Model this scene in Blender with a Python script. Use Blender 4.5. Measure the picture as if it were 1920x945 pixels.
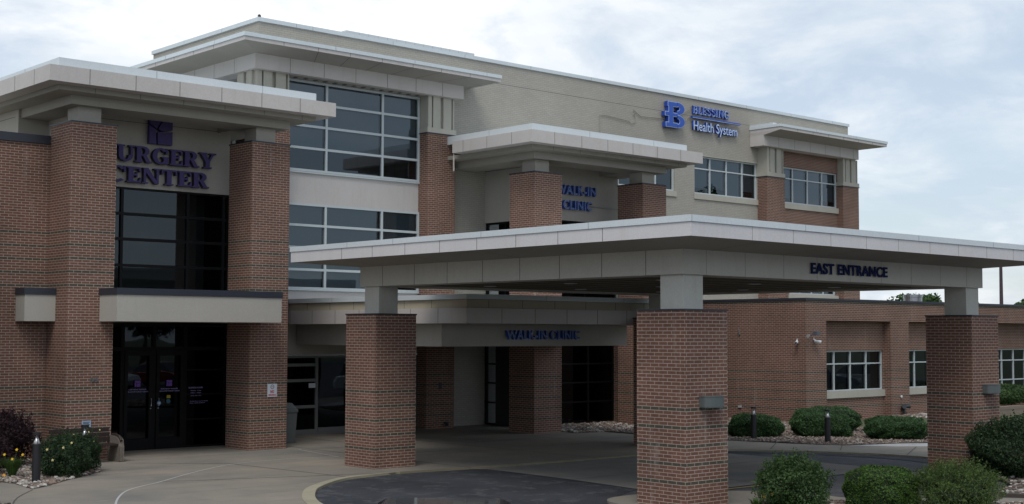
import bpy, math, random
import numpy as np
from mathutils import Matrix, Vector
random.seed(7); RNG = np.random.default_rng(7)
for o in list(bpy.data.objects): bpy.data.objects.remove(o)
SC = bpy.context.scene; COL = SC.collection
PI = math.pi; R = math.radians

# ------------------------------------------------------------------ camera
cd = bpy.data.cameras.new('camera'); cam = bpy.data.objects.new('camera', cd); COL.objects.link(cam)
SC.camera = cam
cd.sensor_width = 36.0; cd.lens = 36.0*2544.675/1920.0; cd.clip_start = 0.1; cd.clip_end = 3000
yaw, pit, rol = R(48.02929), R(3.42683), R(0.167674)
F = Vector((math.cos(yaw)*math.cos(pit), math.sin(yaw)*math.cos(pit), math.sin(pit)))
Rv = Vector((math.sin(yaw), -math.cos(yaw), 0)); U = Rv.cross(F)
R2 = Rv*math.cos(rol)+U*math.sin(rol); U2 = -Rv*math.sin(rol)+U*math.cos(rol)
m = Matrix((( R2.x, U2.x, -F.x, 0), (R2.y, U2.y, -F.y, 0), (R2.z, U2.z, -F.z, 3.1), (0, 0, 0, 1)))
cam.matrix_world = m

# ------------------------------------------------------------------ world: clouds over a clear sky
SUN_EL, SUN_ROT = R(55), R(230)
w = bpy.data.worlds.new('World'); SC.world = w; w.use_nodes = True
nt = w.node_tree; N = nt.nodes; L = nt.links; N.clear()
out = N.new('ShaderNodeOutputWorld'); bg = N.new('ShaderNodeBackground'); bg.inputs[1].default_value = 0.10
sky = N.new('ShaderNodeTexSky'); sky.sky_type = 'NISHITA'; sky.sun_disc = False
sky.sun_elevation = SUN_EL; sky.sun_rotation = SUN_ROT
tc = N.new('ShaderNodeTexCoord'); sep = N.new('ShaderNodeSeparateXYZ'); L.new(tc.outputs['Generated'], sep.inputs[0])
za = N.new('ShaderNodeMath'); za.operation = 'ADD'; za.inputs[1].default_value = 0.26
zm = N.new('ShaderNodeMath'); zm.operation = 'MAXIMUM'; zm.inputs[1].default_value = 0.0
L.new(sep.outputs[2], zm.inputs[0]); L.new(zm.outputs[0], za.inputs[0])
dx = N.new('ShaderNodeMath'); dx.operation = 'DIVIDE'; dy = N.new('ShaderNodeMath'); dy.operation = 'DIVIDE'
L.new(sep.outputs[0], dx.inputs[0]); L.new(za.outputs[0], dx.inputs[1]); L.new(sep.outputs[1], dy.inputs[0]); L.new(za.outputs[0], dy.inputs[1])
cmb = N.new('ShaderNodeCombineXYZ'); L.new(dx.outputs[0], cmb.inputs[0]); L.new(dy.outputs[0], cmb.inputs[1])
def wnoise(scale, detail, rough, dist, off):
    mp = N.new('ShaderNodeMapping'); mp.inputs['Location'].default_value = (off, off*0.7, off*0.3)
    L.new(cmb.outputs[0], mp.inputs[0])
    n = N.new('ShaderNodeTexNoise'); n.inputs['Scale'].default_value = scale; n.inputs['Detail'].default_value = detail
    n.inputs['Roughness'].default_value = rough; n.inputs['Distortion'].default_value = dist
    L.new(mp.outputs[0], n.inputs['Vector']); return n
n1 = wnoise(1.2, 8, 0.55, 0.4, 3.1); n2 = wnoise(3.0, 9, 0.6, 0.3, 8.4)
ramp = N.new('ShaderNodeValToRGB'); ramp.color_ramp.elements[0].position = 0.42; ramp.color_ramp.elements[1].position = 0.62
dotn = N.new('ShaderNodeVectorMath'); dotn.operation = 'DOT_PRODUCT'; L.new(tc.outputs['Generated'], dotn.inputs[0]); dotn.inputs[1].default_value = (0.570, 0.785, 0.242)   # thickest, brightest cloud bank
pw = N.new('ShaderNodeMath'); pw.operation = 'POWER'; mx0 = N.new('ShaderNodeMath'); mx0.operation = 'MAXIMUM'; mx0.inputs[1].default_value = 0.0; L.new(dotn.outputs['Value'], mx0.inputs[0]); L.new(mx0.outputs[0], pw.inputs[0]); pw.inputs[1].default_value = 55
pm_ = N.new('ShaderNodeMath'); pm_.operation = 'MULTIPLY_ADD'; pm_.inputs[1].default_value = 0.12; L.new(pw.outputs[0], pm_.inputs[0]); L.new(n1.outputs['Fac'], pm_.inputs[2]); L.new(pm_.outputs[0], ramp.inputs[0])
cr2 = N.new('ShaderNodeValToRGB')
cr2.color_ramp.elements[0].position = 0.41; cr2.color_ramp.elements[0].color = (6.0, 7.0, 8.5, 1)
cr2.color_ramp.elements[1].position = 0.62; cr2.color_ramp.elements[1].color = (10.6, 10.8, 10.9, 1)
pm2 = N.new('ShaderNodeMath'); pm2.operation = 'MULTIPLY_ADD'; pm2.inputs[1].default_value = 0.16; L.new(pw.outputs[0], pm2.inputs[0]); L.new(n2.outputs['Fac'], pm2.inputs[2]); L.new(pm2.outputs[0], cr2.inputs[0])
skm = N.new('ShaderNodeMixRGB'); skm.blend_type = 'ADD'; skm.inputs[0].default_value = 1.0; skm.inputs[2].default_value = (4.0, 4.7, 5.6, 1)
skd = N.new('ShaderNodeMixRGB'); skd.blend_type = 'MULTIPLY'; skd.inputs[0].default_value = 1.0; skd.inputs[2].default_value = (0.5, 0.47, 0.42, 1); L.new(sky.outputs[0], skd.inputs[1]); L.new(skd.outputs[0], skm.inputs[1])
mx = N.new('ShaderNodeMixRGB'); L.new(ramp.outputs[0], mx.inputs[0]); L.new(skm.outputs[0], mx.inputs[1]); L.new(cr2.outputs[0], mx.inputs[2])
L.new(mx.outputs[0], bg.inputs[0]); L.new(bg.outputs[0], out.inputs[0])

sd = bpy.data.lights.new('sun', 'SUN'); sd.energy = 1.5; sd.angle = R(25); sd.color = (1.0, 0.96, 0.9)
sun = bpy.data.objects.new('sun', sd); COL.objects.link(sun)
sdir = Vector((math.sin(SUN_ROT)*math.cos(SUN_EL), math.cos(SUN_ROT)*math.cos(SUN_EL), math.sin(SUN_EL)))
sun.rotation_euler = sdir.to_track_quat('Z', 'Y').to_euler(); sun.location = (0, 0, 40)
SC.view_settings.view_transform = 'Standard'; SC.view_settings.look = 'None'
SC.view_settings.exposure = 0.02; SC.view_settings.gamma = 1.0; SC.view_settings.use_curve_mapping = False
SC.render.engine = 'CYCLES'; SC.render.resolution_x = 1024; SC.render.resolution_y = 504
SC.cycles.max_bounces = 8; SC.cycles.diffuse_bounces = 2; SC.cycles.transparent_max_bounces = 12

# ------------------------------------------------------------------ helpers
def winv(o):
    mw = Matrix.Identity(4); p = o; chain = []
    while p: chain.append(p); p = p.parent
    for q in reversed(chain): mw = mw @ q.matrix_parent_inverse @ q.matrix_basis
    return mw.inverted()
def tag(o, label=None, cat=None, group=None, kind=None):
    if label: o['label'] = label
    if cat: o['category'] = cat
    if group: o['group'] = group
    if kind: o['kind'] = kind
    return o
def thing(name, loc, label, cat, group=None, rz=0):
    o = bpy.data.objects.new(name, None); COL.objects.link(o); o.location = loc; o.rotation_euler = (0, 0, rz)
    o.empty_display_size = 0.2
    return tag(o, label, cat, group)
def copy_tree(o, parent=None):
    c = o.copy(); COL.objects.link(c); c.parent = parent
    if parent: c.matrix_parent_inverse = o.matrix_parent_inverse.copy()
    for ch in list(o.children): copy_tree(ch, c)
    return c
class MB:
    def __init__(s): s.v = []; s.f = []; s.m = []; s.smooth = False
    def poly(s, pts, m=0):
        b = len(s.v); s.v += [tuple(p) for p in pts]; s.f.append(tuple(range(b, b+len(pts)))); s.m.append(m); return s
    def box(s, x0, x1, y0, y1, z0, z1, m=0):
        if x0 > x1: x0, x1 = x1, x0
        if y0 > y1: y0, y1 = y1, y0
        if z0 > z1: z0, z1 = z1, z0
        b = len(s.v)
        s.v += [(x, y, z) for z in (z0, z1) for (x, y) in ((x0, y0), (x1, y0), (x1, y1), (x0, y1))]
        for q in ((0, 3, 2, 1), (4, 5, 6, 7), (0, 1, 5, 4), (1, 2, 6, 5), (2, 3, 7, 6), (3, 0, 4, 7)):
            s.f.append(tuple(b+i for i in q)); s.m.append(m)
        return s
    def prism(s, pts, z0, z1, m=0):
        n = len(pts); b = len(s.v)
        s.v += [(p[0], p[1], z0) for p in pts]+[(p[0], p[1], z1) for p in pts]
        s.f.append(tuple(b+i for i in reversed(range(n)))); s.m.append(m)
        s.f.append(tuple(b+n+i for i in range(n))); s.m.append(m)
        for i in range(n):
            j = (i+1) % n; s.f.append((b+i, b+j, b+n+j, b+n+i)); s.m.append(m)
        return s
    def frustum(s, a, b_, m=0):   # a, b_ = (x0,x1,y0,y1,z)
        b = len(s.v)
        for (x0, x1, y0, y1, z) in (a, b_): s.v += [(x0, y0, z), (x1, y0, z), (x1, y1, z), (x0, y1, z)]
        for q in ((0, 3, 2, 1), (4, 5, 6, 7), (0, 1, 5, 4), (1, 2, 6, 5), (2, 3, 7, 6), (3, 0, 4, 7)):
            s.f.append(tuple(b+i for i in q)); s.m.append(m)
        return s
    def lathe(s, prof, c=(0, 0, 0), n=20, m=0, sx=1, sy=1):
        b = len(s.v)
        for r, z in prof:
            for i in range(n):
                a = 2*PI*i/n; s.v.append((c[0]+r*sx*math.cos(a), c[1]+r*sy*math.sin(a), c[2]+z))
        for k in range(len(prof)-1):
            for i in range(n):
                j = (i+1) % n; s.f.append((b+k*n+i, b+k*n+j, b+(k+1)*n+j, b+(k+1)*n+i)); s.m.append(m)
        if prof[0][0] > 1e-4: s.f.append(tuple(b+i for i in reversed(range(n)))); s.m.append(m)
        if prof[-1][0] > 1e-4: s.f.append(tuple(b+(len(prof)-1)*n+i for i in range(n))); s.m.append(m)
        return s
    def tube(s, pts, r, n=8, m=0):
        pts = [Vector(p) for p in pts]; b = len(s.v)
        rr = r if isinstance(r, (list, tuple)) else [r]*len(pts)
        for k, p in enumerate(pts):
            d = (pts[min(k+1, len(pts)-1)]-pts[max(k-1, 0)]).normalized()
            a = d.cross(Vector((0, 0, 1))); a = a.normalized() if a.length > 1e-3 else Vector((1, 0, 0)); c = d.cross(a)
            for i in range(n):
                t = 2*PI*i/n; q = p+(a*math.cos(t)+c*math.sin(t))*rr[k]; s.v.append(tuple(q))
        for k in range(len(pts)-1):
            for i in range(n):
                j = (i+1) % n; s.f.append((b+k*n+i, b+k*n+j, b+(k+1)*n+j, b+(k+1)*n+i)); s.m.append(m)
        s.f.append(tuple(b+i for i in reversed(range(n)))); s.m.append(m)
        s.f.append(tuple(b+(len(pts)-1)*n+i for i in range(n))); s.m.append(m)
        return s
    def build(s, name, mats, parent=None, world=True, smooth=False, bevel=0):
        me = bpy.data.meshes.new(name); me.from_pydata(s.v, [], s.f)
        if not isinstance(mats, (list, tuple)): mats = [mats]
        for mt in mats: me.materials.append(mt)
        me.polygons.foreach_set('material_index', s.m)
        if smooth: me.polygons.foreach_set('use_smooth', [True]*len(s.f))
        me.update(); me.validate()
        o = bpy.data.objects.new(name, me); COL.objects.link(o)
        if parent:
            o.parent = parent
            if world: o.matrix_parent_inverse = winv(parent)
        if bevel:
            b = o.modifiers.new('bevel', 'BEVEL'); b.width = bevel; b.segments = 2; b.limit_method = 'ANGLE'
        return o
def raw_mesh(name, V, Fq, mats, mi=None, smooth=False, parent=None, world=True):
    V = np.asarray(V, dtype=np.float32); Fq = np.asarray(Fq, dtype=np.int32)
    me = bpy.data.meshes.new(name); k = Fq.shape[1]
    me.vertices.add(len(V)); me.vertices.foreach_set('co', V.ravel())
    me.loops.add(Fq.size); me.loops.foreach_set('vertex_index', Fq.ravel())
    me.polygons.add(len(Fq)); me.polygons.foreach_set('loop_start', np.arange(0, Fq.size, k, dtype=np.int32))
    try: me.polygons.foreach_set('loop_total', np.full(len(Fq), k, dtype=np.int32))
    except Exception: pass
    if not isinstance(mats, (list, tuple)): mats = [mats]
    for mt in mats: me.materials.append(mt)
    if mi is not None: me.polygons.foreach_set('material_index', np.asarray(mi, dtype=np.int32))
    me.polygons.foreach_set('use_smooth', np.full(len(Fq), smooth))
    me.update(calc_edges=True); me.validate()
    o = bpy.data.objects.new(name, me); COL.objects.link(o)
    if parent:
        o.parent = parent
        if world: o.matrix_parent_inverse = winv(parent)
    return o

# ------------------------------------------------------------------ materials
def mat(name, col, rough=0.7, metal=0.0, spec=0.5, emit=None):
    m = bpy.data.materials.new(name); m.use_nodes = True; b = m.node_tree.nodes['Principled BSDF']
    b.inputs['Base Color'].default_value = (*col, 1); b.inputs['Roughness'].default_value = rough
    b.inputs['Metallic'].default_value = metal; b.inputs['Specular IOR Level'].default_value = spec
    return m
def nodes(m): return m.node_tree.nodes, m.node_tree.links, m.node_tree.nodes['Principled BSDF']
def pos(N): return N.new('ShaderNodeNewGeometry').outputs['Position']
def noise(N, L, vec, scale, detail=4, rough=0.55, stretch=None):
    n = N.new('ShaderNodeTexNoise'); n.inputs['Scale'].default_value = scale; n.inputs['Detail'].default_value = detail; n.inputs['Roughness'].default_value = rough
    if stretch:
        mp = N.new('ShaderNodeMapping'); mp.inputs['Scale'].default_value = stretch; L.new(vec, mp.inputs[0]); vec = mp.outputs[0]
    L.new(vec, n.inputs['Vector']); return n.outputs['Fac']
def rampn(N, L, fac, stops):
    r = N.new('ShaderNodeValToRGB'); e = r.color_ramp.elements
    while len(e) < len(stops): e.new(0.5)
    for k, (p, c) in enumerate(stops): e[k].position = p; e[k].color = (*c, 1) if len(c) == 3 else c
    L.new(fac, r.inputs[0]); return r.outputs[0]
def mixc(N, L, a, b, fac, mode='MIX'):
    x = N.new('ShaderNodeMixRGB'); x.blend_type = mode
    for i, v in ((0, fac), (1, a), (2, b)):
        if isinstance(v, (int, float)): x.inputs[i].default_value = v
        elif isinstance(v, tuple): x.inputs[i].default_value = (*v, 1)
        else: L.new(v, x.inputs[i])
    return x.outputs[0]
def mth(N, L, op, a, b=None, clamp=False):
    x = N.new('ShaderNodeMath'); x.operation = op; x.use_clamp = clamp
    for i, v in enumerate((a, b)):
        if v is None: continue
        if isinstance(v, (int, float)): x.inputs[i].default_value = v
        else: L.new(v, x.inputs[i])
    return x.outputs[0]
def bump(N, L, b, h, strength=0.3, dist=0.01):
    x = N.new('ShaderNodeBump'); x.inputs['Strength'].default_value = strength; x.inputs['Distance'].default_value = dist
    L.new(h, x.inputs['Height']); L.new(x.outputs[0], b.inputs['Normal'])
def brick_mat(name, c1, c2, mortar, bands=False, rowh=0.0652, bw=0.2057, mort=0.0125, var=0.22, fine=.12, effl=.18, bmp=.5):
    m = mat(name, c1, 0.85, spec=0.25); N, L, b = nodes(m)
    g = N.new('ShaderNodeNewGeometry'); sp = N.new('ShaderNodeSeparateXYZ'); L.new(g.outputs['Position'], sp.inputs[0])
    sn = N.new('ShaderNodeSeparateXYZ'); L.new(g.outputs['True Normal'], sn.inputs[0])
    useX = mth(N, L, 'GREATER_THAN', mth(N, L, 'ABSOLUTE', sn.outputs[1]), 0.6)
    u = mth(N, L, 'ADD', mth(N, L, 'MULTIPLY', sp.outputs[0], useX), mth(N, L, 'MULTIPLY', sp.outputs[1], mth(N, L, 'SUBTRACT', 1.0, useX)))
    v = mth(N, L, 'SUBTRACT', sp.outputs[2], 0.023)
    cb = N.new('ShaderNodeCombineXYZ'); L.new(u, cb.inputs[0]); L.new(v, cb.inputs[1])
    bt = N.new('ShaderNodeTexBrick'); L.new(cb.outputs[0], bt.inputs['Vector'])
    bt.inputs['Scale'].default_value = 1.0; bt.inputs['Brick Width'].default_value = bw; bt.inputs['Row Height'].default_value = rowh
    bt.inputs['Mortar Size'].default_value = mort/2; bt.inputs['Mortar Smooth'].default_value = 0.15; bt.inputs['Bias'].default_value = 0.0
    bt.inputs['Color1'].default_value = (*c1, 1); bt.inputs['Color2'].default_value = (*c2, 1); bt.inputs['Mortar'].default_value = (*mortar, 1)
    col = bt.outputs['Color']
    if bands:
        row = mth(N, L, 'FLOOR', mth(N, L, 'DIVIDE', v, rowh))
        mod = mth(N, L, 'COMPARE', mth(N, L, 'MODULO', row, 5.0), 1.0); mod.node.inputs[2].default_value = 0.2
        mod4 = mth(N, L, 'COMPARE', mth(N, L, 'MODULO', row, 5.0), 4.0); mod4.node.inputs[2].default_value = 0.2
        lo = mth(N, L, 'MULTIPLY', mth(N, L, 'GREATER_THAN', row, 4.0), mth(N, L, 'LESS_THAN', row, 28.0))
        hi = mth(N, L, 'MULTIPLY', mth(N, L, 'GREATER_THAN', row, 62.0), mth(N, L, 'LESS_THAN', row, 86.0))
        msk = mth(N, L, 'ADD', mth(N, L, 'MULTIPLY', mod, lo), mth(N, L, 'MULTIPLY', mod4, hi))
        notm = mth(N, L, 'SUBTRACT', 1.0, bt.outputs['Fac'])
        col = mixc(N, L, col, (0.075, 0.068, 0.05), mth(N, L, 'MULTIPLY', msk, notm))
    nz = noise(N, L, g.outputs['Position'], 0.7, 5, 0.6)
    nf = noise(N, L, g.outputs['Position'], 14, 3, 0.6)
    tint = rampn(N, L, nz, [(0.3, (1-var,)*3), (0.7, (1+var*0.4,)*3)])
    tint2 = rampn(N, L, nf, [(0.3, (1-fine,)*3), (0.7, (1+fine*.7,)*3)])
    col = mixc(N, L, mixc(N, L, col, tint, 1.0, 'MULTIPLY'), tint2, 1.0, 'MULTIPLY')
    # grime near the ground line and efflorescence streaks
    st = noise(N, L, g.outputs['Position'], 1.0, 6, 0.7, (3.0, 3.0, 0.35))
    col = mixc(N, L, col, mixc(N, L, col, (0.5, 0.46, 0.42), effl), rampn(N, L, st, [(0.60, (0,)*3), (0.72, (1,)*3)]))
    L.new(col, b.inputs['Base Color']); bump(N, L, b, mth(N, L, 'SUBTRACT', 1.0, bt.outputs['Fac']), bmp, 0.006)
    return m
def weather(name, col, rough=0.75, var=0.12, streak=0.15, streakcol=None, metal=0, spec=0.35, fine=0.06, bstr=0.15):
    m = mat(name, col, rough, metal, spec); N, L, b = nodes(m); p = pos(N)
    n1 = noise(N, L, p, 0.55, 6, 0.6); n2 = noise(N, L, p, 35, 3, 0.6); s = noise(N, L, p, 1.0, 6, 0.65, (5.5, 5.5, 0.5))
    c = mixc(N, L, col, rampn(N, L, n1, [(0.3, (1-var,)*3), (0.7, (1+var*0.5,)*3)]), 1.0, 'MULTIPLY')
    c = mixc(N, L, c, rampn(N, L, n2, [(0.3, (1-fine,)*3), (0.7, (1+fine,)*3)]), 1.0, 'MULTIPLY')
    sc = streakcol or tuple(0.55*x for x in col)
    c = mixc(N, L, c, sc, mth(N, L, 'MULTIPLY', mth(N, L, 'SUBTRACT', s, 0.52, True), streak*6, True))
    L.new(c, b.inputs['Base Color']); bump(N, L, b, n2, bstr, 0.004)
    return m
BRICK = brick_mat('brick_red_banded', (0.190, 0.093, 0.067), (0.148, 0.073, 0.055), (0.42, 0.345, 0.285), bands=True)
BRICKP = brick_mat('brick_red_plain', (0.190, 0.093, 0.067), (0.148, 0.073, 0.055), (0.42, 0.345, 0.285))
BRICKC = brick_mat('brick_cream_painted', (0.415, 0.39, 0.34), (0.385, 0.36, 0.315), (0.30, 0.28, 0.24), var=0.06, fine=.04, effl=.05, bmp=.2)
STUCCO = weather('stucco_cream', (0.43, 0.405, 0.36), 0.85, 0.08, 0.10)
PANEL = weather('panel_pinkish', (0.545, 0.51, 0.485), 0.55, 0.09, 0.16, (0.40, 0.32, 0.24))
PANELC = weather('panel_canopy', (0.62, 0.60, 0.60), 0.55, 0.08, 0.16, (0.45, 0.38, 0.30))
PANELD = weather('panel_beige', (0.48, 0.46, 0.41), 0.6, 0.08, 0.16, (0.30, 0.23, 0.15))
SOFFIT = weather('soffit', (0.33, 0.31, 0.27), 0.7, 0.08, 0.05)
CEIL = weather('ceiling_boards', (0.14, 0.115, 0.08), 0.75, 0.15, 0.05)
COPING = weather('coping_metal_light', (0.62, 0.67, 0.69), 0.35, 0.05, 0.05, spec=0.5)
DARKCOP = mat('coping_dark', (0.028, 0.032, 0.045), 0.45)
STONE = weather('limestone', (0.44, 0.42, 0.36), 0.8, 0.12, 0.12)
JOINT = mat('joint_dark', (0.09, 0.08, 0.075), 0.9)
SEAL = mat('metal_seam', (0.33, 0.36, 0.38), 0.5)
FRAME = weather('window_frame_light', (0.50, 0.55, 0.56), 0.4, 0.04, 0.04, spec=0.5)
BRONZE = mat('frame_bronze', (0.006, 0.006, 0.007), 0.55, spec=.2)
FRAMEG = mat('door_frame_grey', (0.16, 0.165, 0.16), 0.45, 0.3)
def glass_mat(name, tint, ior=2.1, rough=0.015):
    m = bpy.data.materials.new(name); m.use_nodes = True; N = m.node_tree.nodes; L = m.node_tree.links; N.clear()
    o = N.new('ShaderNodeOutputMaterial'); mx = N.new('ShaderNodeMixShader'); t = N.new('ShaderNodeBsdfTransparent'); g = N.new('ShaderNodeBsdfGlossy')
    t.inputs[0].default_value = (*tint, 1); g.inputs['Roughness'].default_value = rough; g.inputs['Color'].default_value = (0.80, 0.90, 1.0, 1)
    f = N.new('ShaderNodeFresnel'); f.inputs[0].default_value = ior
    tcn = N.new('ShaderNodeNewGeometry'); nz = N.new('ShaderNodeTexNoise'); nz.inputs['Scale'].default_value = 0.9; nz.inputs['Detail'].default_value = 1
    bp = N.new('ShaderNodeBump'); bp.inputs['Strength'].default_value = 0.05; bp.inputs['Distance'].default_value = 0.05
    L.new(tcn.outputs['Position'], nz.inputs['Vector']); L.new(nz.outputs['Fac'], bp.inputs['Height']); L.new(bp.outputs[0], g.inputs['Normal'])
    L.new(f.outputs[0], mx.inputs[0]); L.new(t.outputs[0], mx.inputs[1]); L.new(g.outputs[0], mx.inputs[2]); L.new(mx.outputs[0], o.inputs[0]); return m
GLASS = glass_mat('glass_tinted', (0.40, 0.46, 0.50), 1.8)
GLASSD = glass_mat('glass_dark', (0.10, 0.11, 0.12), 1.45)
GLASSS = glass_mat('glass_surgery', (0.22, 0.26, 0.28), 1.6)
GLASSA = glass_mat('glass_annex', (0.20, 0.21, 0.20), 1.5)
SHADE = weather('roller_blind', (0.44, 0.47, 0.47), 0.9, 0.05, 0.0)
ROOM = mat('room_dark', (0.03, 0.03, 0.035), 0.9)
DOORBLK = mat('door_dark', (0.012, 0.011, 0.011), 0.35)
WHITE = mat('white_paint', (0.75, 0.76, 0.78), 0.5)
GALV = mat('galvanised', (0.35, 0.36, 0.38), 0.35, 0.9)

# ground materials
def concrete(name, col, joints=None):
    m = mat(name, col, 0.85, spec=0.3); N, L, b = nodes(m); p = pos(N)
    n1 = noise(N, L, p, 0.35, 7, 0.62); n2 = noise(N, L, p, 60, 3, 0.7); n3 = noise(N, L, p, 1.0, 6, 0.65, (0.25, 2.2, 1)); n4 = noise(N, L, p, 2.5, 5, 0.6)
    c = mixc(N, L, col, rampn(N, L, n1, [(0.3, (0.66, 0.69, 0.72)), (0.7, (1.20, 1.12, 1.03))]), 1.0, 'MULTIPLY')
    c = mixc(N, L, c, rampn(N, L, n2, [(0.3, (0.88,)*3), (0.7, (1.1,)*3)]), 1.0, 'MULTIPLY')
    c = mixc(N, L, c, (0.13, 0.12, 0.11), mth(N, L, 'MULTIPLY', rampn(N, L, n3, [(0.52, (0,)*3), (0.70, (1,)*3)]), 0.55))
    c = mixc(N, L, c, (0.36, 0.33, 0.28), mth(N, L, 'MULTIPLY', rampn(N, L, n4, [(0.6, (0,)*3), (0.72, (1,)*3)]), 0.3))
    L.new(c, b.inputs['Base Color']); bump(N, L, b, n2, 0.2, 0.003); return m
CONC = concrete('concrete_walk', (0.25, 0.23, 0.20)); CONCD = concrete('concrete_drive', (0.20, 0.195, 0.185)); CONCN = concrete('concrete_new', (0.46, 0.47, 0.48))
def asphalt(name, col):
    m = mat(name, col, 0.9, spec=0.3); N, L, b = nodes(m); p = pos(N)
    n1 = noise(N, L, p, 0.6, 7, 0.65); n2 = noise(N, L, p, 90, 2, 0.7); n3 = noise(N, L, p, 1.6, 8, 0.7)
    vo = N.new('ShaderNodeTexVoronoi'); vo.feature = 'DISTANCE_TO_EDGE'; vo.inputs['Scale'].default_value = 0.8
    dm = N.new('ShaderNodeMixRGB'); dm.inputs[0].default_value = 0.35; L.new(p, dm.inputs[1])
    nn = N.new('ShaderNodeTexNoise'); nn.inputs['Scale'].default_value = 1.5; nn.inputs['Detail'].default_value = 5; L.new(p, nn.inputs['Vector']); L.new(nn.outputs['Color'], dm.inputs[2])
    L.new(dm.outputs[0], vo.inputs['Vector'])
    c = mixc(N, L, col, rampn(N, L, n1, [(0.3, (0.7,)*3), (0.72, (1.5, 1.47, 1.42))]), 1.0, 'MULTIPLY')
    c = mixc(N, L, c, rampn(N, L, n2, [(0.3, (0.65,)*3), (0.7, (1.5,)*3)]), 1.0, 'MULTIPLY')
    c = mixc(N, L, c, (0.11, 0.11, 0.115), mth(N, L, 'MULTIPLY', rampn(N, L, n3, [(0.54, (0,)*3), (0.60, (1,)*3), (0.66, (0,)*3)]), 0.6))
    c = mixc(N, L, c, (0.14, 0.14, 0.14), mth(N, L, 'MULTIPLY', rampn(N, L, vo.outputs['Distance'], [(0.0, (1,)*3), (0.006, (0,)*3)]), 0.3))
    L.new(c, b.inputs['Base Color']); bump(N, L, b, n2, 0.5, 0.006); return m
ASPH = asphalt('asphalt_fresh', (0.033, 0.036, 0.044)); ASPH2 = asphalt('asphalt_worn', (0.062, 0.065, 0.073))
KERBY = weather('kerb_faded_yellow', (0.36, 0.325, 0.235), 0.8, 0.3, 0.3, (0.25, 0.22, 0.18), bstr=0.4)
YELLOW = weather('yellow_line', (0.50, 0.34, 0.07), 0.7, 0.3, 0.3, (0.22, 0.18, 0.1))
GRASS = mat('lawn', (0.055, 0.085, 0.03), 0.95)
N_, L_, b_ = nodes(GRASS); g_ = noise(N_, L_, pos(N_), 8, 6, 0.7); L_.new(rampn(N_, L_, g_, [(0.3, (0.04, 0.05, 0.022)), (0.7, (0.10, 0.12, 0.05))]), b_.inputs['Base Color'])
SOIL = mat('bed_soil', (0.07, 0.055, 0.045), 0.95)

def leaf_mat(name, cols, rough=0.6, trans=0.25):
    m = mat(name, cols[0], rough, spec=0.25); N, L, b = nodes(m)
    g = N.new('ShaderNodeNewGeometry')
    c = rampn(N, L, g.outputs['Random Per Island'], [(i/max(1, len(cols)-1), c) for i, c in enumerate(cols)])
    nz = noise(N, L, g.outputs['Position'], 3.0, 3, 0.6)
    c = mixc(N, L, c, rampn(N, L, nz, [(0.3, (0.7,)*3), (0.7, (1.25,)*3)]), 1.0, 'MULTIPLY')
    L.new(c, b.inputs['Base Color'])
    t = N.new('ShaderNodeBsdfTranslucent'); L.new(c, t.inputs[0]); mx = N.new('ShaderNodeMixShader'); mx.inputs[0].default_value = trans
    o = [n for n in N if n.type == 'OUTPUT_MATERIAL'][0]; L.new(b.outputs[0], mx.inputs[1]); L.new(t.outputs[0], mx.inputs[2]); L.new(mx.outputs[0], o.inputs[0])
    return m
LEAF = leaf_mat('leaf_mid', [(0.035, 0.07, 0.022), (0.055, 0.105, 0.032), (0.08, 0.135, 0.045)])
LEAFD = leaf_mat('leaf_dark', [(0.018, 0.036, 0.016), (0.032, 0.06, 0.024), (0.045, 0.08, 0.032)])
LEAFB = leaf_mat('leaf_bright', [(0.028, 0.07, 0.012), (0.07, 0.14, 0.024), (0.095, 0.175, 0.035)])
LEAFY = leaf_mat('leaf_yew', [(0.022, 0.055, 0.018), (0.055, 0.12, 0.042), (0.085, 0.165, 0.06)])
LEAFJ = leaf_mat('leaf_juniper', [(0.045, 0.075, 0.02), (0.075, 0.12, 0.03), (0.10, 0.15, 0.04)])
LEAFR = leaf_mat('leaf_maroon', [(0.018, 0.009, 0.013), (0.03, 0.014, 0.02), (0.042, 0.02, 0.024)])
GRASSB = leaf_mat('strap_leaf', [(0.04, 0.08, 0.018), (0.07, 0.13, 0.03)])
BARK = mat('bark', (0.09, 0.07, 0.055), 0.9)
PETY = mat('petal_yellow', (0.75, 0.50, 0.04), 0.6); PETO = mat('petal_orange', (0.75, 0.36, 0.03), 0.6); PETW = mat('petal_cream', (0.70, 0.62, 0.30), 0.6); PETP = mat('petal_pink', (0.5, 0.12, 0.14), 0.6)

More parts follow.
